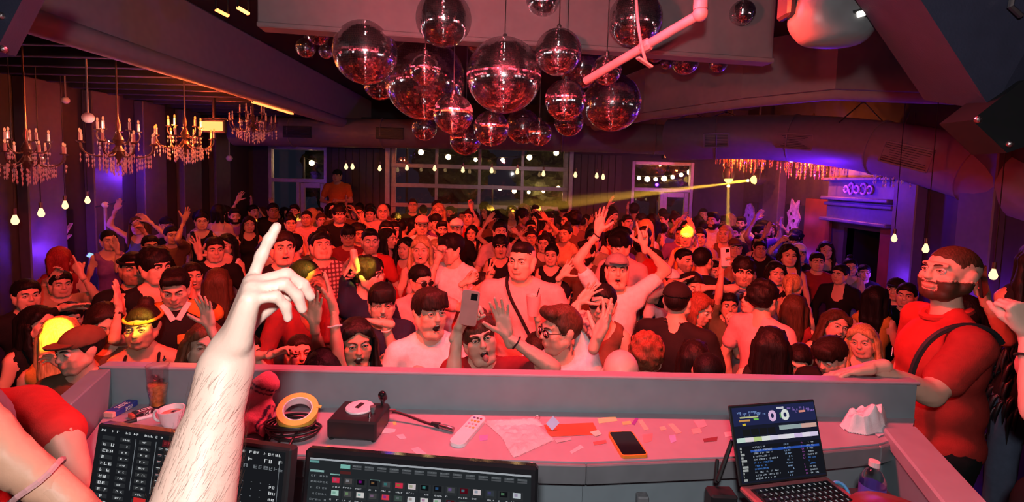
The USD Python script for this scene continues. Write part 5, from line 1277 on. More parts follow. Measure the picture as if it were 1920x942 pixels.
# orange-shirted man standing on a plinth at the back wall
op_ = P(631, 330, 9.72); pl_ = op_[2] - 1.654 * 1.0
single('plinth', bx((.7, .7, pl_), (op_[0], 9.76, pl_ / 2), .02), m_black, 'black plinth under the orange-shirted man at the back wall', 'plinth')
r = thing('person', 'man in an orange shirt standing on a plinth against the back wall', 'person', (op_[0], 9.76, pl_), 0, None, 1.0)
person(r, q=1.3, w=1.12, hairs='buzz', hairc='black', hat='cap', hatc='black', topc='orange', legs='black', skin='tan', arms=(dict(w=(-.10, -.22, 1.12), pose='fist', e=(-.32, -.05, 1.1)), dict(w=(.10, -.22, 1.16), pose='fist', e=(.32, -.05, 1.1))))

# ---------------------------------------------------------------- rig over the stage
m_pvc = mat('pink_pipe', (.62, .40, .40), .4)
A_, B_, C_ = P(1313, -60, 2.35), P(1313, 26, 2.35), P(1098, 152, 2.9)
pp = thing('conduit_pipe', 'pale conduit pipe with an elbow running down across the mirror balls', 'pipe')
obj('tube', cat([tube([(B_[0], B_[1], ZC), B_], .026, 14), tube([B_, C_], .024, 14)]), m_pvc, pp, 40)
obj('elbow', cat([ball(.036, B_, 2), tf(cyl(.034, .06, n=16), None, B_ + (0, 0, .02))]), m_pvc, pp, 40)
md = B_ + (C_ - B_) * .42
obj('coupling', cat([beam(md - nrm(C_ - B_) * .04, md + nrm(C_ - B_) * .04, .062, .062, bev=.018)]), m_pvc, pp)
obj('cable', tube(spline([P(1192, -90, 2.5), P(1195, 30, 2.52), P(1203, 85, 2.55), P(1210, 112, 2.58), P(1216, 124, 2.62)], 20), .008, 8), m_pvc, pp)
obj('bracket', cat([beam(P(1195, 108, 2.57), P(1222, 126, 2.6), .03, .012, bev=.003)]), m_pvc, pp)
q = P(1560, 8, 1.95); mh = thing('moving_head_light', 'grey moving-head light hung over the booth, small lens lit', 'moving head light', q)
hb_ = blob([('e', (0, 0, .06), (.155, .13, .12)), ('c', (-.07, -.02, -.06), (.07, -.02, -.06), .10, .09), ('e', (0, -.03, -.13), (.10, .08, .035))], .012, .06)
obj('head', hb_, mat('fixture_grey', (.17, .18, .185), .45), mh, True)
nf = nrm(C0 - q); Bn = frame((1, 0, .25), np.cross(nf, (1, 0, .25)))
obj('lens', tf(bx((.030, .022, .012), (0, 0, 0), .003), Bn, (.035, -.118, -.075)), emitter('small_lens', (1, .9, .8), 2.2), mh); obj('lens_frame', tf(bx((.058, .036, .008), (0, 0, -.004), .002), Bn, (.035, -.115, -.075)), m_black, mh)
obj('yoke', cat([bx((.035, .09, .40), (s * .178, 0, .14), .01) for s in (-1, 1)] + [bx((.39, .12, .08), (0, 0, .36), .02), bx((.06, .06, ZC - q[2] - .38), (0, 0, (ZC - q[2] + .38) / 2))]), m_dark, mh)
m_case = mat('speaker_case', (.03, .032, .06), .55, bump=.2, bscale=150)


def slab(name, label, cat_, px4, Y0, Y1, mt, thick, **k):                        # a deep box whose near face has the four corners given
    t = thing(name, label, cat_); c = np.array([P(*q, y) for q, y in zip(px4, (Y0, Y1, Y1, Y0))]); n = nrm(np.cross(c[1] - c[0], c[3] - c[0])); n = n if n[1] > 0 else -n
    m = trimesh.convex.convex_hull(np.vstack([c, c + n * thick])); obj('case', (np.array(m.vertices), np.array(m.faces)), mt, t); return t, c, n


t, c, n = slab('hanging_speaker', 'big dark speaker slung at a tilt over the crowd beside the moving light', 'speaker', ((1688, -60), (1860, 208), (2010, 110), (2010, -60)), 1.5, 1.62, m_case, .28)
k = P(1858, 212, 1.6); hull = trimesh.convex.convex_hull(np.vstack([[P(1822, 225, 1.58), P(1850, 215, 1.58), P(1920, 150, 1.58), P(2000, 180, 1.58), P(1950, 265, 1.58), P(1888, 287, 1.58)], np.array([P(1822, 225, 1.58), P(1850, 215, 1.58), P(1920, 150, 1.58), P(2000, 180, 1.58), P(1950, 265, 1.58), P(1888, 287, 1.58)]) + (0, .12, 0)]))
obj('end_bracket', (np.array(hull.vertices), np.array(hull.faces)), m_black, t)
for px, py in ((1834, 224), (1893, 270)): obj('bolt', ball(.012, P(px, py, 1.572), 1), m_rod, t)
obj('shackle', tube([P(1915, 30, 1.5), P(1895, 12, 1.5), P(1900, -10, 1.5)], .008, 6), m_rod, t); obj('rigging', tube([P(1990, -40, 1.75), P(1990, -40, 1.75) * (1, 1, 0) + (0, 0, ZC)], .015, 6), m_rod, t)
t, c, n = slab('hanging_speaker', 'dark speaker corner cutting into the upper edge beside the long beam', 'speaker', ((-150, -90), (-150, 110), (-8, 96), (72, -60)), 1.5, 1.5, m_case, .06)
obj('rigging', tube([P(-40, -20, 1.7), P(-40, -20, 1.7) * (1, 1, 0) + (0, 0, ZC)], .015, 6), m_rod, t)
for px, py in ((2, 30), (6, 92)): obj('bolt', ball(.012, P(px, py, 1.498), 1), m_rod, t)
# orange strips glowing up in the dark recess and under the long beam
for i, (a, b, st_, lab) in enumerate(((np.array([-3.02, 5.6, 3.10]), np.array([-3.02, 6.6, 3.10]), 3.5, 'thin orange light strip under the long beam'), (P(405, 18, 4.2), P(428, 30, 4.3), 6, 'orange light strip in the dark recess, the smaller one'), (P(446, 14, 4.1), P(466, 26, 4.2), 8, 'bright orange lamp in the dark recess'))):
    l = thing('light_strip', lab, 'light strip'); obj('lamp', beam(a, b, .03, .02), emitter(f'strip_glow_{i}', (1, .22, .05), st_), l); up = (a + b) / 2; obj('clip', cat([tube([q, (q[0], q[1], ZC if i else 3.2)], .008, 5) for q in (a, b)]), m_dark, l)
a, b = P(1340, 201, 5.85), P(1418, 192, 5.4); l = thing('light_strip', 'added glowing strip for the orange light on the angled beam edge', 'light strip'); obj('lamp', beam(a, b, .04, .05), emitter('strip_glow_3', (1, .28, .04), 4), l); obj('clip', cat([tube([q, (q[0], q[1], 3.4)], .008, 5) for q in (a, b)]), m_dark, l)  # added emitter standing for orange light reflected along the beam edge
# haze in the part of the room the spotlights cross, and their light
hz = usdkit.material(stage, '/World/Looks/haze', {'v': ('principled_volume', {'density': .03, 'color': (.9, .85, .8), 'anisotropy': .3})}, volume='v.volume')
for i, ((q, d), pw) in enumerate(zip(bL, (110000, 36000))):
    sphere_light('spot_beam' + f'_{i:03d}' * (i > 0), q + d * .15, pw, (1, .52, .05), .025, 2.4, q + d * 3, .3)
tag(obj('haze', bx((6.6, 2.4, 1.6), (1.3, 8.3, 2.25)), hz), 'thin haze crossed by the yellow spotlight beam', 'haze', kind='stuff')
# ---------------------------------------------------------------- things on and around the booth counter
on = lambda px, py, dz=0.0: PZ(px, py, ZS) + (0, 0, dz)
m_plastic, m_shiny = mat('black_plastic', (.015, .015, .017), .4), mat('black_gloss', (.01, .01, .012), .12)
m_white = mat('white_plastic', (.78, .74, .76), .35, var=.03)
m_screen = mat('screen_off', (.008, .008, .010), .15)
if 'ui' not in MATS:
    MATS['ui'] = usdkit.material(stage, '/World/Looks/ui', {'a': ('attribute', {'attribute': 'col'}), 'e': ('emission', {'strength': .75})}, [('a.color', 'e.color')], surface='e.emission')


def panel_ui(name, parent, TL, TR, BL, items, lift=.0012):
    """What a screen shows: lit cells and marks, laid out in fractions of the screen (u to the side, v down)."""
    n = nrm(np.cross(TR - TL, BL - TL)); n = n if n @ (C0 - TL) > 0 else -n; v, f, c = [], [], []
    for k, (u0, v0, u1, v1, col) in enumerate(items):
        b = len(v); o = n * (lift + .00002 * k / max(1, len(items)) * 20)
        v += [TL + (TR - TL) * u + (BL - TL) * w + o for u, w in ((u0, v0), (u1, v0), (u1, v1), (u0, v1))]; f += [[b, b + 1, b + 2], [b, b + 2, b + 3]]; c += [col] * 4
    return obj(name, (np.array(v), np.array(f)), MATS['ui'], parent, False, np.array(c))


def glyphs(g, u, v, w, h, col, fill=.7):                       # a run of small letter-like marks
    out, x = [], u
    while x < u + w:
        d = h * g.uniform(.45, .75) * .8
        if g.random() < fill:                                  # an upright with one to three cross strokes
            s = d * .3; out.append((x, v, x + s, v + h, col))
            for q in g.choice(3, int(g.integers(1, 4)), replace=False): out.append((x, v + h * .42 * q, x + d, v + h * (.42 * q + .16), col))
            if g.random() < .4: out.append((x + d - s, v, x + d, v + h * g.uniform(.5, 1), col))
        x += d + h * .2
    return out


def slab_box(name, parent, TL, TR, BL, th, m, margin=0.0, bev=.004):
    x, y = nrm(TR - TL), nrm(BL - TL); n = np.cross(x, y); n = n if n @ (C0 - TL) < 0 else -n
    B = np.stack([x, y, np.cross(x, y)], 1); c = (TR + BL) / 2 + n * (th / 2 + .0006)
    return obj(name, tf(bx((np.linalg.norm(TR - TL) + 2 * margin, np.linalg.norm(BL - TL) + 2 * margin, th), (0, 0, 0), bev), B, c), m, parent)


g = np.random.default_rng(31)
WH, DG, GR = (.75, .78, .8), (.06, .065, .07), (.20, .22, .24)
desk = thing('equipment_desk', 'black equipment desk below the booth counter carrying the screens', 'desk')
obj('top', cat([bx((1.75, .34, .03), (-.10, .98, 1.30), .004), bx((.62, .34, .03), (.95, .98, 1.30), .004)]), m_black, desk)
for x in (-.93, 1.2): 
    for y in (.85, 1.1): obj('leg', bx((.04, .04, .985), (x, y, .7925)), m_black, desk)
# lighting console screen
TL, TR = PZ(186, 800, 1.70), PZ(540, 848, 1.70); dn = V3(0, -.22, -.975); H = .36
BL = TL + dn * H
mo = thing('console_screen', 'lighting console touch screen full of small fader labels, behind the raised forearm', 'screen')
slab_box('case', mo, TL, TR, BL, .03, m_plastic, .006)
obj('stand', cat([beam((TL + TR) / 2 + dn * .2 + (0, .045, 0), np.r_[((TL + TR) / 2 + dn * .2)[:2] + (0, .06), 1.316], .06, .02, up=(0, 1, 0)), bx((.2, .14, .012), np.r_[((TL + TR) / 2 + dn * .2)[:2] + (0, .03), 1.322], .003)]), m_plastic, mo)
it = [(.01, .005, .99, .99, (.012, .013, .016))]
for k in range(6): it += glyphs(g, .02 + .06 * k, .02, .035, .022, WH)
it += [(.60, .035, .66, .042, (.6, .7, .05)), (.36, .05, .57, .12, (.10, .01, .015))] + glyphs(g, .37, .065, .16, .03, (.35, .03, .04))
for r in range(13):
    v = .085 + .068 * r
    it += [(.03, v, .10, v + .042, (.03, .032, .036))] + glyphs(g, .04, v + .008, .045, .03, WH)
    it += [(.13, v, .19, v + .042, (.03, .032, .036))] + glyphs(g, .145, v + .012, .03, .018, WH, .8)
    it += [(.235, v, .30, v + .042, (.035, .037, .04))] + glyphs(g, .25, v + .012, .035, .018, WH, .8)
    for k in range(9):
        u = .34 + .036 * k; it += [(u, v + .045 + .0 * k, u + .03, v + .079, (.025, .026, .03))] + [(u + .004, v + .052, u + .024, v + .058, WH if g.random() < .7 else (.6, .3, .3)), (u + .006, v + .066, u + .02, v + .071, GR)]
it += [(.215, .08, .219, .62, GR), (.325, .08, .329, .62, GR), (.245, .68, .31, .75, (.75, .03, .03)), (.40, .62, .46, .65, (.6, .05, .06)), (.475, .21, .485, .225, (.7, .6, .05))]
for k in range(8): it += glyphs(g, .69 + .036 * k, .035, .02, .025, WH, .9)
for r in range(2):
    for k in range(6): it += glyphs(g, .69 + .05 * k, .10 + .07 * r, .03, .035, WH if r == 0 else GR, .8)
it += [(.69, .24, .75, .262, GR), (.965, .09, .968, .95, GR)]
for r in range(9):
    for k in range(6): it.append((.70 + .045 * k, .34 + .07 * r, .705 + .045 * k, .348 + .07 * r, GR))
for r in range(8): it += glyphs(g, .925, .36 + .06 * r, .02, .025, WH, .9)
it = it[:1] + [(a, b * .56, c_, d_ * .56, e) for a, b, c_, d_, e in it[1:]]; low = [(a, b + .5, c_, d_ + .5, e) for a, b, c_, d_, e in it[1:] if .04 < b and d_ < .50]
panel_ui('display', mo, TL, TR, BL, it + low)
# visuals screen
TL, TR = PZ(582, 858, 1.70), PZ(996, 892, 1.70); H = .33; BL = TL + dn * H
m2 = thing('visuals_screen', 'wide monitor showing a grid of coloured clip thumbnails, nearest the middle of the booth', 'screen')
slab_box('bezel', m2, TL - nrm(TR - TL) * .012 - dn * .014, TR + nrm(TR - TL) * .012 - dn * .014, BL - nrm(TR - TL) * .012, .028, m_shiny, .002, .006)
obj('stand', cat([beam((TL + TR) / 2 + dn * .2 + (0, .045, 0), np.r_[((TL + TR) / 2 + dn * .2)[:2] + (0, .06), 1.316], .06, .02, up=(0, 1, 0)), bx((.22, .15, .012), np.r_[((TL + TR) / 2 + dn * .2)[:2] + (0, .03), 1.322], .003)]), m_plastic, m2)
it = [(0, 0, 1, 1, (.022, .026, .03)), (0, 0, 1, .022, (.45, .48, .52))]
it += [(.0, .03, .045, .055, (.15, .38, .36)), (.005, .14, .07, .165, (.28, .50, .48)), (.145, .05, .19, .10, (.22, .55, .48)), (.10, .17, .145, .185, (.25, .5, .45)), (.285, .20, .33, .225, (.25, .5, .45)), (.145, .13, .195, .165, (.10, .02, .02))]
for r in range(6):
    for k in range(3): it += glyphs(g, .012 + .028 * k, .20 + .07 * r, .02, .02, GR, .8)
for k in range(14):
    u = .20 + .057 * k; it += [(u, .05, u + .042, .075, (.10, .11, .12)), (u, .082, u + .042, .10, (.085, .09, .10))] + glyphs(g, u + .003, .056, .03, .012, GR)
cols = [(.75, .03, .08), (.5, .55, .6), (.75, .05, .08), (.7, .6, .62), (.20, .05, .75), (.45, .7, .6), (.04, .05, .06), (.5, .42, .3), (.7, .7, .72), (.06, .06, .08), (.8, .6, .15), (.75, .72, .7), (.55, .6, .65), (.4, .42, .45), (.5, .5, .52)]
for r in range(4):
    for k in range(15):
        u, v = .105 + .058 * k, .205 + .15 * r; c = np.array(cols[(k * 3 + r * 5) % 15]) * (1 if g.random() < .6 else .12)
        it += [(u, v, u + .05, v + .10, (.03, .033, .037)), (u + .006, v + .008, u + .04, v + .07, c), (u + .012, v + .02, u + .026, v + .05, c * .35 + .25 * g.random(3))] + glyphs(g, u, v + .11, .04, .016, (.55, .57, .6))
it += [(.41, .66, .46, .72, (.30, .62, .08))]
it = it[:1] + [(a, b * .5, c_, d_ * .5, e) for a, b, c_, d_, e in it[1:]]; low = [(a, b + .40, c_, d_ + .40, e) for a, b, c_, d_, e in it[1:] if .09 < b and d_ < .45]
panel_ui('display', m2, TL, TR, BL, it + low)
# laptop
BLl, BRl = PZ(1391, 908, 1.54), PZ(1546, 890, 1.54); TLl = P(1412, 757, BLl[1] + .075); TRl = TLl + (BRl - BLl) + P(1576, 745, BRl[1] + .075) - (TLl + (BRl - BLl))
x_ = nrm(BRl - BLl); back = V3(-x_[1], x_[0], 0); back = back if back[1] > 0 else -back; Wd = np.linalg.norm(BRl - BLl)
TLl = BLl + back * .055 + V3(0, 0, .172) - x_ * .002; TRl = BRl + back * .055 + V3(0, 0, .172) + x_ * .002
lp = thing('laptop', 'open laptop showing a music mixing program, in front of the counter', 'laptop')
slab_box('lid', lp, TLl, TRl, BLl, .006, m_plastic, .006, .002)
it = [(0, 0, 1, 1, (.012, .014, .03)), (0, 0, 1, .25, (.02, .025, .09))]
for k in range(6): it += glyphs(g, .04 + .05 * k, .06 + .02 * (k % 3), .09, .025, (.25, .4, .8)); it += glyphs(g, .66 + .05 * k, .05 + .025 * (k % 3), .08, .025, (.35, .2, .7))
it += [(.08, .13, .30, .15, (.6, .6, .3)), (.07, .17, .20, .195, (.7, .35, .1)), (.24, .16, .30, .185, (.2, .6, .1)), (.80, .10, .88, .13, (.8, .3, .25)), (.10, .22, .14, .25, (.8, .6, .05)), (.53, .03, .62, .06, (.7, .7, .75)), (.56, .12, .60, .18, (.15, .4, .15))]
for u, c in ((.47, (.85, .55, .85)), (.625, (.85, .9, .85))):
    for k in range(16): a = 2 * math.pi * k / 16; it.append((u + .034 * math.cos(a) - .014, .145 + .055 * math.sin(a) - .02, u + .034 * math.cos(a) + .014, .145 + .055 * math.sin(a) + .02, c))
for k in range(4): it.append((.09 + .10 * k, .30, .18 + .10 * k, .39, (.012, .012, .014)))
it += [(.53, .285, .80, .345, (.35, .45, .45)), (.80, .285, .99, .345, (.75, .45, .38))] + [(.01 + .098 * k, .41, .01 + .098 * (k + 1), .47, ((.65, .85, .75), (.9, .8, .85), (.6, .75, .3), (.85, .9, .85), (.8, .75, .95), (.9, .85, .95), (.9, .9, .95), (.75, .6, .9), (.92, .85, .97), (.8, .7, .95))[k]) for k in range(10)]
it += [(.02, .52, 1, .98, (.010, .011, .016)), (.15, .58, .98, .61, (.03, .10, .5))]
for r in range(11):
    v = .535 + .041 * r; c = (.45, .52, .62) if r not in (5, 6, 7) else (.08, .25, .75)
    it += glyphs(g, .17, v, .10 + .2 * g.random(), .02, c) + glyphs(g, .55, v, .07, .02, (.3, .45, .7)) + glyphs(g, .76, v, .02, .02, (.45, .1, .5)) + glyphs(g, .82, v, .06 + .06 * g.random(), .02, c)
    it.append((.03, v, .03 + .07 * g.random(), v + .03, (.4, .42, .42)))
panel_ui('display', lp, TLl, TRl, BLl, it)
fw = -back
B = np.stack([x_, back, V3(0, 0, 1)], 1); dk = (BLl + BRl) / 2 + fw * .092 - (0, 0, .012)
obj('base', tf(bx((Wd + .014, .185, .014), (0, 0, 0), .004), B, dk), mat('red_lit_deck', (.35, .10, .11), .3, .3), lp)  # red reflected light put into the colour of a dark silver deck
keys = obj('keyboard_well', tf(bx((Wd - .02, .09, .002), (0, .028, .0075)), B, dk), m_plastic, lp)
nk = 13
for r in range(5):
    for k in range(nk):
        w = (Wd - .028) / nk; obj('key', tf(bx((w * .84, .0135, .004), (-Wd / 2 + .014 + w * (k + .5), .062 - .0168 * r, .0098), .0012), B, dk), m_shiny, keys)
it = []
for r in range(5):
    for k in range(nk): it.append((.05 + .9 * (k + .35) / nk, .1 + .18 * r, .05 + .9 * (k + .62) / nk, .17 + .18 * r, (.35, .35, .37)))
o = dk + B @ V3(-Wd / 2 + .01, .072, .0121); panel_ui('key_legend', lp, o, o + x_ * (Wd - .02), o + fw * .09, it, .0003)
st = thing('laptop_stand', 'black laptop stand on the equipment desk', 'stand'); c0 = dk - (0, 0, .008)
obj('tray', tf(bx((Wd, .16, .006), (0, 0, -.004)), B, c0), m_plastic, st); obj('column', bx((.05, .08, c0[2] - .007 - 1.327), (c0[0], c0[1] - .0, (c0[2] - .007 + 1.327) / 2)), m_plastic, st); obj('foot', bx((.2, .16, .012), (c0[0], c0[1], 1.321)), m_plastic, st)

# black control box with a pale disc, its cable and plugs
c1, c2, c3 = on(612, 826), on(705, 832), on(628, 778); xb = nrm(c2 - c1); yb = nrm(np.cross((0, 0, 1), xb)); Bb = np.stack([xb, yb, V3(0, 0, 1)], 1); wb_ = np.linalg.norm(c2 - c1); db = .135; hb_ = .062
bc_ = (c1 + c2) / 2 + yb * db / 2
ctl = thing('control_box', 'black control box with a pale round disc and joystick ball beside the tape roll', 'control box', bc_)
obj('housing', tf(bx((wb_, db, hb_), (0, 0, hb_ / 2 + .004), .006), Bb), m_plastic, ctl)
obj('disc', tf(lathe([(0, .0), (.045, 0), (.046, .003), (.044, .007), (0, .0075)], 36), Bb, (Bb @ V3(-.006, .018, hb_ + .004))), mat('disc_cream', (.8, .7, .74), .4), ctl, 30)
obj('label', tf(bx((.016, .036, .002), (0, 0, 0), .0008), Bb @ rotm((0, 0, 1), -12), Bb @ V3(-.008, .022, hb_ + .0125)), m_black, ctl)
obj('joystick', tf(cat([cyl(.0045, .03, n=10), ball(.0135, (0, 0, .036), 2)]), Bb, Bb @ V3(.058, .05, hb_ + .003)), m_shiny, ctl, 40)
obj('lever', tf(cat([cyl(.007, .012, n=10), cyl(.010, .010, (0, 0, .012), 12)]), Bb, Bb @ V3(.046, -.004, hb_ + .003)), mat('lever_grey', (.2, .22, .23), .35, .6), ctl, 40)
obj('screw', tf(cyl(.005, .014, n=8), Bb, Bb @ V3(.046, -.032, hb_ + .003)), m_rod, ctl)
for sx in (-1, 1):
    for sy in (-1, 1): obj('foot', tf(cyl(.008, .005, n=10), Bb, Bb @ V3(sx * (wb_ / 2 - .012), sy * (db / 2 - .012), 0)), m_black, ctl)
pl = [on(716, 792, .035), on(732, 787, .030)]; pe = [on(826, 806, .012), on(850, 812, .010)]
cb = thing('audio_cable', 'dark audio cable with silver plugs running from the control box to the white remote', 'cable')
obj('wire', tube(spline([pl[1], on(765, 792, .022), on(800, 800, .012), pe[0]], 24), .0045, 8), mat('cable_maroon', (.05, .012, .016), .4), cb, True)
for a, b in ((pl[0], pl[1]), (pe[1], pe[0])): 
    d = nrm(b - a); obj('plug', cat([tube([a, a + d * .022], .0085, 12), tube([a + d * .022, b + d * .018], [.0095, .006], 12)]), m_rod, cb, 40)
obj('plug_sleeve', tube([pe[0] - nrm(pe[1] - pe[0]) * .005, pe[0] - nrm(pe[1] - pe[0]) * .035], [.010, .006], 12), m_black, cb, 40)
# white remote
a, b = on(858, 834), on(897, 790); xr = nrm(b - a); yr = nrm(np.cross((0, 0, 1), xr)); Br = np.stack([xr, yr, V3(0, 0, 1)], 1); L = np.linalg.norm(b - a) + .035; Wr = .052
rem = thing('remote_control', 'white rounded remote control with little coloured buttons', 'remote control', (a + b) / 2)
poly = sg.box(-L / 2 + .022, -Wr / 2 + .022, L / 2 - .022, Wr / 2 - .022).buffer(.022, 8); m = trimesh.creation.extrude_polygon(poly, .012, engine='earcut'); obj('case', tf((np.array(m.vertices), np.array(m.faces)), Br), m_white, rem, 30)
bcol = [(.35, .05, .1), (.05, .04, .04), (.10, .08, .3), (.5, .3, .05), (.5, .35, .05), (.6, .4, .1), (.7, .3, .35), (.7, .4, .45), (.55, .3, .45), (.5, .45, .1), (.7, .45, .4), (.75, .5, .5)]
for k, c in enumerate(bcol): obj('button', tf(cyl(.0042, .003, n=10), Br, Br @ V3(L / 2 - .024 - .021 * (k // 3), (k % 3 - 1) * .0125, .0115)), mat(f'button_{k}', c, .5), rem)


def sheet(poly_px, dz=0.0006, th=.0006):                       # a paper piece lying on the counter, outline in pixels
    q = np.array([on(*p)[:2] for p in poly_px]); m = trimesh.creation.extrude_polygon(sg.Polygon(q).buffer(0), th, engine='earcut')
    return np.array(m.vertices) + (0, 0, ZS + dz), np.array(m.faces)


def crumple(poly_px, h, lift, freq, seed, n=46):              # a crumpled cloth or paper lying on the counter
    q = sg.Polygon([on(*p)[:2] for p in poly_px]); x0, y0, x1, y1 = q.bounds; X, Y = np.meshgrid(np.linspace(x0, x1, n), np.linspace(y0, y1, n), indexing='ij')
    from shapely import contains_xy, distance, points
    P2 = np.stack([X.ravel(), Y.ravel()], 1); ins = contains_xy(q, P2[:, 0], P2[:, 1]).reshape(n, n); bd = distance(q.exterior, points(P2)).reshape(n, n)
    z = ridge = np.abs(meshkit.fbm(np.stack([X * freq, Y * freq, 0 * X + seed], -1), 3, seed) * 2 - 1)
    Z = ZS + .001 + np.minimum(1, bd / .02) * (lift + h * z)
    v = np.vstack([np.stack([X, Y, Z], -1).reshape(-1, 3), np.stack([X, Y, Z - .0012], -1).reshape(-1, 3)]); f = []
    cell = ins[:-1, :-1] & ins[1:, :-1] & ins[:-1, 1:] & ins[1:, 1:]; ids = np.arange(n * n).reshape(n, n); i, j = np.nonzero(cell)
    Q = np.stack([ids[i, j], ids[i + 1, j], ids[i + 1, j + 1], ids[i, j + 1]], 1); f = [Q[:, [0, 1, 2]], Q[:, [0, 2, 3]], Q[:, [0, 2, 1]] + n * n, Q[:, [0, 3, 2]] + n * n]
    f = np.vstack(f); u, inv = np.unique(f, return_inverse=True)
    return v[u], inv.reshape(f.shape)


m_napkin = mat('napkin_paper', (.80, .52, .54), .8, bump=.4, bscale=300)
t = thing('paper_napkin', 'crumpled pink paper napkin with a quilted texture beside the remote', 'napkin'); obj('sheet', crumple([(905, 792), (1000, 790), (1042, 826), (962, 862), (938, 820)], .010, .004, 34, 3, 60), m_napkin, t, True); obj('folded_edge', crumple([(908, 790), (1010, 787), (1020, 800), (925, 806)], .008, .012, 50, 8), m_napkin, t, True)
t = thing('cloth_napkin', 'crumpled white cloth napkin under the bouncer\'s elbow', 'napkin'); obj('cloth', crumple([(1572, 800), (1584, 787), (1640, 787), (1664, 790), (1664, 812), (1625, 818), (1590, 812)], .075, .035, 15, 12, 84), mat('cloth_white', (.80, .70, .72), .85), t, True)
obj('printed_corner', sheet([(1640, 816), (1656, 808), (1660, 816), (1646, 822)], .004), mat('print_grey', (.45, .45, .5), .7), t)
single('paper_card', sheet([(1020, 798), (1112, 794), (1124, 816), (1030, 820)], .001, .001), mat('card_orange', (.80, .09, .03), .6), 'flat orange card lying behind the napkin and phone', 'card')
single('paper_triangle', tf(bx((.03, .002, .035), (0, 0, .0), 0, rotm((0, 1, 0), 45)), rotm((1, 0, 0), -35), on(1036, 806, .022)), mat('card_blue', (.35, .5, .75), .6), 'folded pale blue paper triangle standing on the orange card', 'paper')
CONF = [((1120, 785), (1154, 782), (1158, 790), (1123, 795), 'pale yellow paper strip near the upper edge of the counter behind the phone', (.80, .66, .30)), ((1166, 792), (1182, 790), (1184, 796), (1168, 798), 'small yellow confetti right behind the phone top', (.8, .6, .2)),
        ((1184, 796), (1192, 784), (1197, 786), (1190, 798), 'purple confetti scrap behind the phone', (.25, .05, .35)), ((1196, 790), (1204, 788), (1217, 806), (1208, 808), 'peach paper strip beside the phone', (.80, .48, .35)),
        ((1252, 796), (1262, 795), (1278, 812), (1268, 815), 'peach paper strip farther along from the phone', (.80, .45, .36)), ((1204, 816), (1224, 814), (1222, 828), (1207, 832), 'pink and red confetti by the phone\'s lower corner', (.75, .22, .22)),
        ((1068, 848), (1088, 835), (1095, 840), (1072, 852), 'pale pink paper strip in front of the orange card', (.85, .50, .52)), ((770, 843), (784, 839), (800, 852), (786, 857), 'pink paper strip in front of the control box', (.82, .42, .48)),
        ((742, 817), (756, 815), (762, 823), (750, 825), 'small pink confetti beside the control box', (.85, .55, .6)), ((718, 803), (742, 806), (740, 812), (716, 814), 'pale pink paper scrap under the audio cable', (.85, .6, .62)),
        ((736, 792), (742, 791), (744, 797), (738, 798), 'tiny yellow scrap by the first cable plug', (.8, .6, .15)), ((898, 818), (915, 816), (914, 826), (900, 828), 'lilac confetti oval beside the remote', (.40, .22, .50)),
        ((1040, 826), (1070, 822), (1072, 826), (1044, 832), 'pink strip along the napkin edge', (.85, .40, .42)), ((1106, 812), (1122, 808), (1128, 816), (1116, 820), 'cream scrap at the corner of the orange card', (.82, .66, .52)),
        ((1112, 830), (1136, 826), (1138, 832), (1114, 836), 'red paper scrap between card and phone', (.75, .12, .10)), ((1254, 818), (1266, 816), (1268, 828), (1258, 832), 'lilac curl of confetti past the phone', (.60, .35, .62)),
        ((1300, 790), (1320, 788), (1326, 800), (1310, 804), 'pink confetti near the laptop, uppermost', (.82, .36, .40)), ((1296, 806), (1312, 803), (1316, 812), (1300, 815), 'salmon confetti near the laptop, in the middle', (.85, .40, .36)),
        ((1318, 824), (1346, 820), (1344, 828), (1320, 830), 'dark red scrap near the laptop', (.20, .03, .04)), ((1358, 812), (1376, 810), (1378, 818), (1360, 821), 'pale pink confetti closest to the laptop', (.85, .52, .52)),
        ((1372, 792), (1392, 789), (1396, 798), (1376, 802), 'rose confetti above the laptop edge', (.80, .38, .40)), ((1236, 802), (1246, 800), (1250, 806), (1240, 809), 'tiny peach scrap between the two peach strips', (.8, .5, .35)),
        ((600, 846), (616, 836), (622, 842), (606, 852), 'orange-yellow scrap below the control box', (.8, .45, .10)), ((700, 846), (712, 844), (716, 850), (704, 853), 'faint rose confetti near the counter edge by the control box', (.75, .35, .40)),
        ((980, 872), (998, 868), (1002, 873), (984, 877), 'rose scrap on the counter lip below the napkin', (.7, .3, .35)), ((1590, 800), (1606, 806), (1604, 809), (1588, 803), 'pale scrap on the counter below the white napkin', (.85, .6, .6))]
for k, (*q, lab, c) in enumerate(CONF): single('confetti', sheet(q, .0004 + .0001 * (k % 5) + (.0012 if k in (12, 13) else 0)), mat(f'paper_{k}', c, .7), lab, 'confetti', 'confetti scraps on the booth counter')
q = on(1008, 788, .012); t = np.linspace(0, 2 * np.pi, 17); single('ring', tube([q + (.008 * math.cos(u), 0, .008 * math.sin(u) - .003) for u in t], .0014, 6, False), m_rod, 'tiny glittering ring at the foot of the booth wall', 'ring')
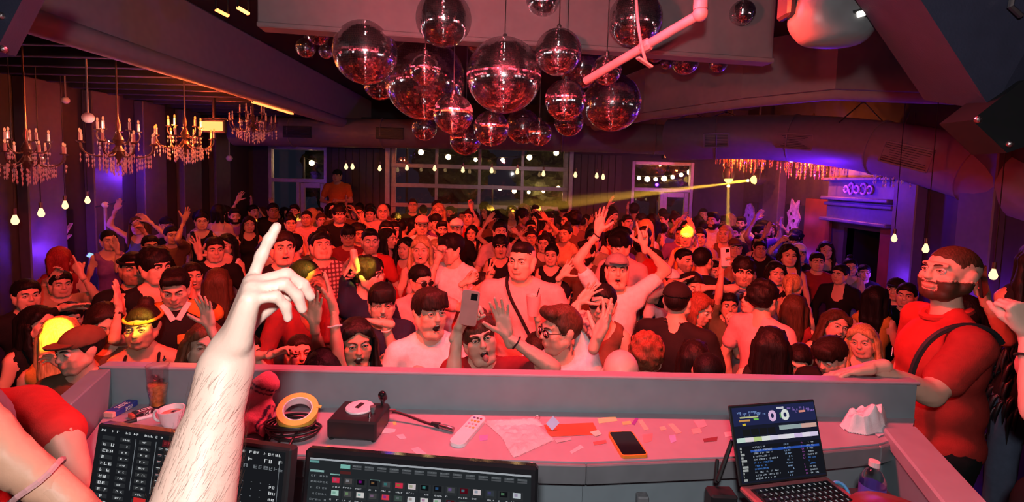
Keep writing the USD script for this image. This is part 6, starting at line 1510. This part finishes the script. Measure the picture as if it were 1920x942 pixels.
# phone with an orange case
a, b, c = on(1166, 860), on(1214, 858), on(1146, 800); xp = nrm(b - a); yp = nrm(np.cross((0, 0, 1), xp)); Bp = np.stack([xp, yp, V3(0, 0, 1)], 1)
def phone(name, label, pos, B, w=.074, h=.15, case='case_black', casec=(.02, .02, .02), lit=None, cat_='phone'):
    t = thing(name, label, cat_, pos); p2 = lambda w, h, r: trimesh.creation.extrude_polygon(sg.box(-w / 2 + r, -h / 2 + r, w / 2 - r, h / 2 - r).buffer(r, 6), .01, engine='earcut')
    m = p2(w, h, .011); obj('case', tf((np.array(m.vertices), np.array(m.faces)), B), mat(case, casec, .5), t)
    m = p2(w - .008, h - .008, .008); obj('screen', tf((np.array(m.vertices) * (1, 1, .05) + (0, 0, .0101), np.array(m.faces)), B), emitter('phone_' + name, lit, 1.2) if lit else m_shiny, t)
    obj('camera_bump', tf(bx((.028, .028, .003), (-w * .2, h * .33, -.0015), .001), B), m_shiny, t)
    return t
phone('smartphone', 'black-screened smartphone in an orange case on the counter', (a + b) / 2 + yp * .066, Bp, .084, .138, 'case_orange', (.80, .22, .02))
hz_ = lambda px, py, Y, yaw: (P(px, py, Y), np.stack([V3(math.cos(yaw), math.sin(yaw), 0), V3(0, 0, 1), V3(math.sin(yaw), -math.cos(yaw), 0)], 1))
q, B_ = hz_(880, 578, pB[1][1] - .30, math.pi - .1); phone('held_phone', 'pink-cased phone held up by the man sticking out his tongue', q, B_ @ rotm((0, 0, 1), 6), case='case_pink', casec=(.60, .22, .20))
q, B_ = hz_(1361, 482, pG[1][1] - .09, math.pi + .1); phone('held_phone', 'pale phone held high in the crowd before the curly-haired man in blue', q, B_ @ rotm((0, 0, 1), -6), case='case_pale', casec=(.78, .60, .66))
q, B_ = hz_(1841, 528, 2.30, .5); phone('held_phone', 'dark phone raised by the woman in the feathered top', q, B_ @ rotm((0, 0, 1), 24))
q, B_ = hz_(175, 481, 5.4, .9); ph = phone('held_phone', 'small bright phone screen glowing by the pilaster wall', q, B_ @ rotm((0, 0, 1), 60), .06, .125, lit=(.35, .6, .75))
# drink cup held in the crowd
rr = club('person holding up a plastic cup, face hidden behind the cup hand', 1006, 655, 84, 178, hairs='short', hairc='dark', topc='tan', skin='fair', by=178, arms=[('L', 1006, 590, -.10, 'grip', op(e=(1004, 720, .05), n='f', t=(1002, 560)))])
print('cup holder', rr[1], rr[2], pC[1], pB[1])
q = P(1000, 572, rr[1][1] - .10 * rr[2] - .052); cu = thing('plastic_cup', 'pink-tinted plastic cup with a straw held up in front of the broad man', 'cup', q)
obj('cup', lathe([(.0, -.06), (.030, -.06), (.043, .055), (.041, .055), (.029, -.057), (0, -.057)], 20), mat('cup_frost', (.80, .52, .52), .3, transmission_weight=.35), cu, 40); obj('drink', lathe([(0, -.055), (.028, -.055), (.037, .02), (0, .02)], 20), mat('drink_pink', (.7, .28, .26), .3), cu, 40); obj('straw', tube([(.0, 0, -.04), (.03, -.01, .10)], .0035, 6), m_black, cu)

# pint glass with an amber drink, coffee cup, gum, pen
q = on(297, 762); gl = thing('beer_glass', 'tall pint glass with ice and an amber drink at the booth corner', 'glass', q)
m_gl = usdkit.material(stage, '/World/Looks/clear_glass', {'t': ('transparent_bsdf', {'color': (.93, .90, .90)}), 'g': ('glossy_bsdf', {'color': (1, 1, 1), 'roughness': .10}), 'lw': ('layer_weight', {'blend': .5}), 'f': ('math', {'math_type': 'multiply', 'value2': .55}), 'm': ('mix_closure', {})}, [('lw.facing', 'f.value1'), ('f.value', 'm.fac'), ('t.BSDF', 'm.closure1'), ('g.BSDF', 'm.closure2')], surface='m.closure')
H_ = .150; prof = [(0, 0), (.026, 0), (.027, .01), (.026, .03), (.0345, .078), (.0325, .088), (.036, H_), (.034, H_), (.0305, .088), (.0325, .078), (.0245, .03), (.024, .008), (0, .008)]
lean = rotm((0, 1, 0), -10)
obj('glass', tf(lathe(prof, 28), None), m_gl, gl, 50); obj('drink', lathe([(0, .0085), (.0235, .0085), (.024, .03), (.0318, .076), (.031, .082), (0, .082)], 24), mat('amber_drink', (.65, .24, .05), .15, scale=60, var=.6), gl, 40)
for k in range(5): obj('ice_cube', bx((.02, .02, .02), (.012 * math.cos(k * 2.2), .012 * math.sin(k * 2.2), .088 + .010 * (k % 3)), .004, rotm((1, 1, .3 * k), 30 + 40 * k)), m_gl, gl)
obj('rim_charm', cat([ball(.006, (0, .034, H_ + .006), 1), tube([(0, .034, H_), (0, .034, H_ + .02)], .002, 5)]), m_black, gl)
q = on(322, 800); ec = thing('coffee_cup', 'small white coffee cup with dregs beside the raised forearm', 'cup', q)
obj('cup', lathe([(0, 0), (.020, 0), (.021, .004), (.030, .02), (.037, .05), (.0385, .060), (.036, .060), (.0345, .05), (.028, .022), (.018, .007), (0, .006)], 28), m_white, ec, 50)
obj('handle', tube(spline([(-.035, 0, .05), (-.055, 0, .048), (-.056, 0, .028), (-.032, 0, .020)], 14), .0042, 8), m_white, ec, True); obj('coffee', lathe([(0, .043), (.032, .043), (.031, .045), (0, .045)], 24), mat('coffee_foam', (.45, .16, .10), .3, scale=50, var=.6), ec); obj('spoon_bowl', ball(.008, (.006, .006, .048), 1, (1.4, 1, .5)), m_rod, ec)
def pack(label, a, b, w, h, c, marks, wr, bright):
    a, b = on(*a), on(*b); x = nrm(b - a); B = np.stack([x, np.cross((0, 0, 1), x), V3(0, 0, 1)], 1); t = thing('gum_pack', label, 'gum pack', (a + b) / 2); L = np.linalg.norm(b - a)
    obj('box', tf(bx((L, w, h), (0, 0, h / 2 + .0005), .002), B), mat('pack_' + bright, c, .35), t); obj('end_flap', tf(bx((.012, w * .95, h * .9), (-L / 2 - .004, 0, h / 2), .002), B), mat('pack_flap_' + bright, marks, .5), t)
    obj('lettering', tf(text(wr, w * .5, .0006), B, B @ V3(-L * .28, -w * .26, h + .0006)), mat('print_white', (.8, .8, .8), .6), t); obj('lettering', tf(text(wr, h * .6, .0006), B @ rotm((1, 0, 0), 90), B @ V3(-L * .1, -w / 2 - .0002, h * .2)), mat('print_white', (.8, .8, .8), .6), t)
pack('blue and white pack of chewing gum, end flap open', (208, 782), (250, 760), .038, .020, (.04, .05, .30), (.75, .35, .30), 'ICE', 'blue')
pack('black pack of chewing gum with white lettering', (250, 784), (285, 772), .034, .016, (.02, .02, .025), (.45, .10, .06), 'ICE', 'black')
a, b = on(226, 799, .005), on(292, 780, .005); d = nrm(b - a); L = np.linalg.norm(b - a); pn = thing('marker_pen', 'black and white marker pen lying in front of the gum packs', 'pen')
obj('barrel', tube([a + d * L * .45, b], .0062, 10), m_white, pn, 40); obj('cap', tube([a + d * L * .1, a + d * L * .45], [.0058, .0066], 10), m_black, pn, 40); obj('tip', tube([a, a + d * L * .1], [.0012, .0055], 8), m_black, pn, 40); obj('lettering', tf(text('MARK', .006, .0004), frame(d, np.cross((0, 0, 1), d)), a + d * L * .55 + (0, 0, .0062) - np.cross((0, 0, 1), d) * .003), m_black, pn)
# pink striped garment
g = np.random.default_rng(8)
o = on(478, 815); gm = blob([('c', o + (-.035, .015, .02), o + (.01, .05, .06), .034, .03), ('c', o + (-.03, .06, .07), o + (.0, .075, .135), .030, .036), ('e', tuple(o + (-.01, .072, .125)), (.045, .026, .028)), ('c', o + (-.02, .03, .04), o + (.035, -.01, .012), .03, .012), ('c', o + (.01, .045, .06), o + (.04, .02, .02), .018, .012)], .006, .02)
gm = rough_up(gm, .006, (30, 30, 22), 3); v = gm[0]; v[:, 2] = np.maximum(v[:, 2], ZS + .001); w_ = (v - o) @ nrm((.35, .25, .9)); w2 = (v - o) @ nrm((.9, -.5, .2))
st_ = ((np.abs(w_ - .132) < .003) | (np.abs(w_ - .118) < .0025) | ((np.abs(w2 - .022) < .0028) & (w_ < .09)) | ((np.abs(w2 - .031) < .0022) & (w_ < .09)))
gc = np.where(st_[:, None], [[.03, .03, .06]], [[.58, .20, .24]]); t = thing('striped_cloth', 'crumpled pink knit garment with dark twin stripes behind the raised forearm', 'garment'); obj('cloth', gm, vmat('knit_pink', .85, .3, 260), t, True, gc)
# yellow tape roll on a heap of black leads
cb = thing('cable_coil', 'untidy coil of black leads under the yellow tape roll', 'cable'); c0 = on(548, 818)
for k in range(7):
    t = np.linspace(0, 2 * np.pi, 34); R = .062 + .006 * (k % 4); ph = k * .9
    obj('lead', tube([c0 + (R * 1.05 * math.cos(u) + .008 * math.sin(ph), R * .62 * math.sin(u) + .006 * math.cos(ph * 2), .005 + .007 * k + .004 * math.sin(2 * u + ph)) for u in t], .0042, 7, False), mat('lead_rubber', (.02, .012, .013), .35), cb, True)
for k, (x, y, x2, y2) in enumerate(((500, 838, 524, 806), (518, 846, 538, 810), (534, 856, 560, 822), (496, 826, 515, 800))): obj('lead', tube(spline([on(x, y, .004), (on(x, y) + on(x2, y2)) / 2 + (0, 0, .02), on(x2, y2, .028)], 12), .0042, 7), mat('lead_rubber', (0, 0, 0)), cb, True)
tp = thing('tape_roll', 'roll of bright yellow tape with a white core leaning on the black leads', 'tape roll', c0 + (.012, .012, .075)); Rt = rotm((1, 0, 0), 24) @ rotm((0, 1, 0), 12)
obj('tape', tf(lathe([(.044, -.014), (.062, -.014), (.062, .014), (.044, .014), (.044, -.014)], 40), Rt), mat('tape_yellow', (.88, .55, .08), .45, var=.04), tp, 40); obj('core', tf(lathe([(.041, -.0145), (.0442, -.0145), (.0442, .0145), (.041, .0145), (.041, -.0145)], 40), Rt), m_white, tp, 40)
obj('loose_end', tf(bx((.014, .010, .0015), (.060, .02, .0148)), Rt), mat('tape_yellow', (0, 0, 0)), tp)
# radio with antennas, water bottle, blue lead, stool
q = P(1352, 930, 1.30); rd_ = thing('wireless_receiver', 'black wireless receiver with two stub antennas in front of the counter', 'receiver', (q[0], q[1], 0)); z0 = q[2]
obj('case', bx((.075, .05, .14), (0, 0, z0 - .055), .006), m_plastic, rd_); obj('display', bx((.018, .003, .035), (.014, -.026, z0 - .02), .001), mat('lcd_grey', (.3, .32, .34), .4), rd_)
p1, p2 = P(1373, 826, 1.31), P(1346, 902, 1.30); obj('antenna', tube([p2 - (q[0], q[1], 0), p1 - (q[0], q[1], 0)], [.007, .0055], 8), m_black, rd_); p1, p2 = P(1345, 862, 1.33), P(1342, 905, 1.32); obj('antenna', tube([p2 - (q[0], q[1], 0), p1 - (q[0], q[1], 0)], [.006, .005], 8), m_black, rd_)
obj('post', bx((.03, .03, z0 - .126 - 0.3), (0, 0, (z0 - .126 + .3) / 2)), m_black, rd_); obj('base', bx((.16, .16, .02), (0, 0, .31)), m_black, rd_)
q = P(1636, 912, 1.28); bt = thing('water_bottle', 'small clear water bottle with a purple label beside the rail', 'bottle', (q[0], q[1], q[2]))
obj('bottle', lathe([(0, -.07), (.030, -.07), (.031, -.02), (.031, .02), (.020, .042), (.012, .050), (.012, .060), (0, .060)], 20), m_gl, bt, 40); obj('label', lathe([(.0316, -.045), (.0318, -.045), (.0318, .005), (.0316, .005)], 20), mat('label_violet', (.10, .06, .40), .4), bt); obj('cap', cyl(.0135, .014, (0, 0, .058), 14), mat('cap_rose', (.75, .5, .52), .4), bt)
single('bottle_shelf', bx((.2, .2, q[2] - .07 - .30), (q[0] + .02, q[1], (q[2] - .07 + .30) / 2), .004), m_dark, 'dark pedestal under the water bottle', 'pedestal')
bl = thing('blue_cable', 'light blue lead looping beside the laptop', 'cable'); obj('lead', tube(spline([P(1562, 908, 1.22), P(1575, 906, 1.22), P(1588, 918, 1.21), P(1590, 940, 1.20), P(1586, 1010, 1.19)], 24), .0045, 8), mat('lead_blue', (.06, .28, .55), .4), bl, True); obj('plug', tube([P(1589, 930, 1.203), P(1588, 944, 1.199)], .0075, 10), m_white, bl)
q = P(1650, 950, 1.12); sl_ = thing('bar_stool', 'stool with a dark red domed seat at the lower picture edge by the rail', 'stool', (q[0], q[1] - .06, 0))
obj('seat', lathe([(0, q[2] - .05), (.105, q[2] - .05), (.115, q[2] - .02), (.10, q[2] + .012), (.05, q[2] + .026), (0, q[2] + .028)], 32), mat('seat_red', (.16, .01, .012), .4), sl_, 50); obj('column', cyl(.025, q[2] - .35, (0, 0, .31), 12), m_black, sl_); obj('foot', lathe([(0, .30), (.16, .30), (.15, .32), (0, .33)], 24), m_black, sl_)
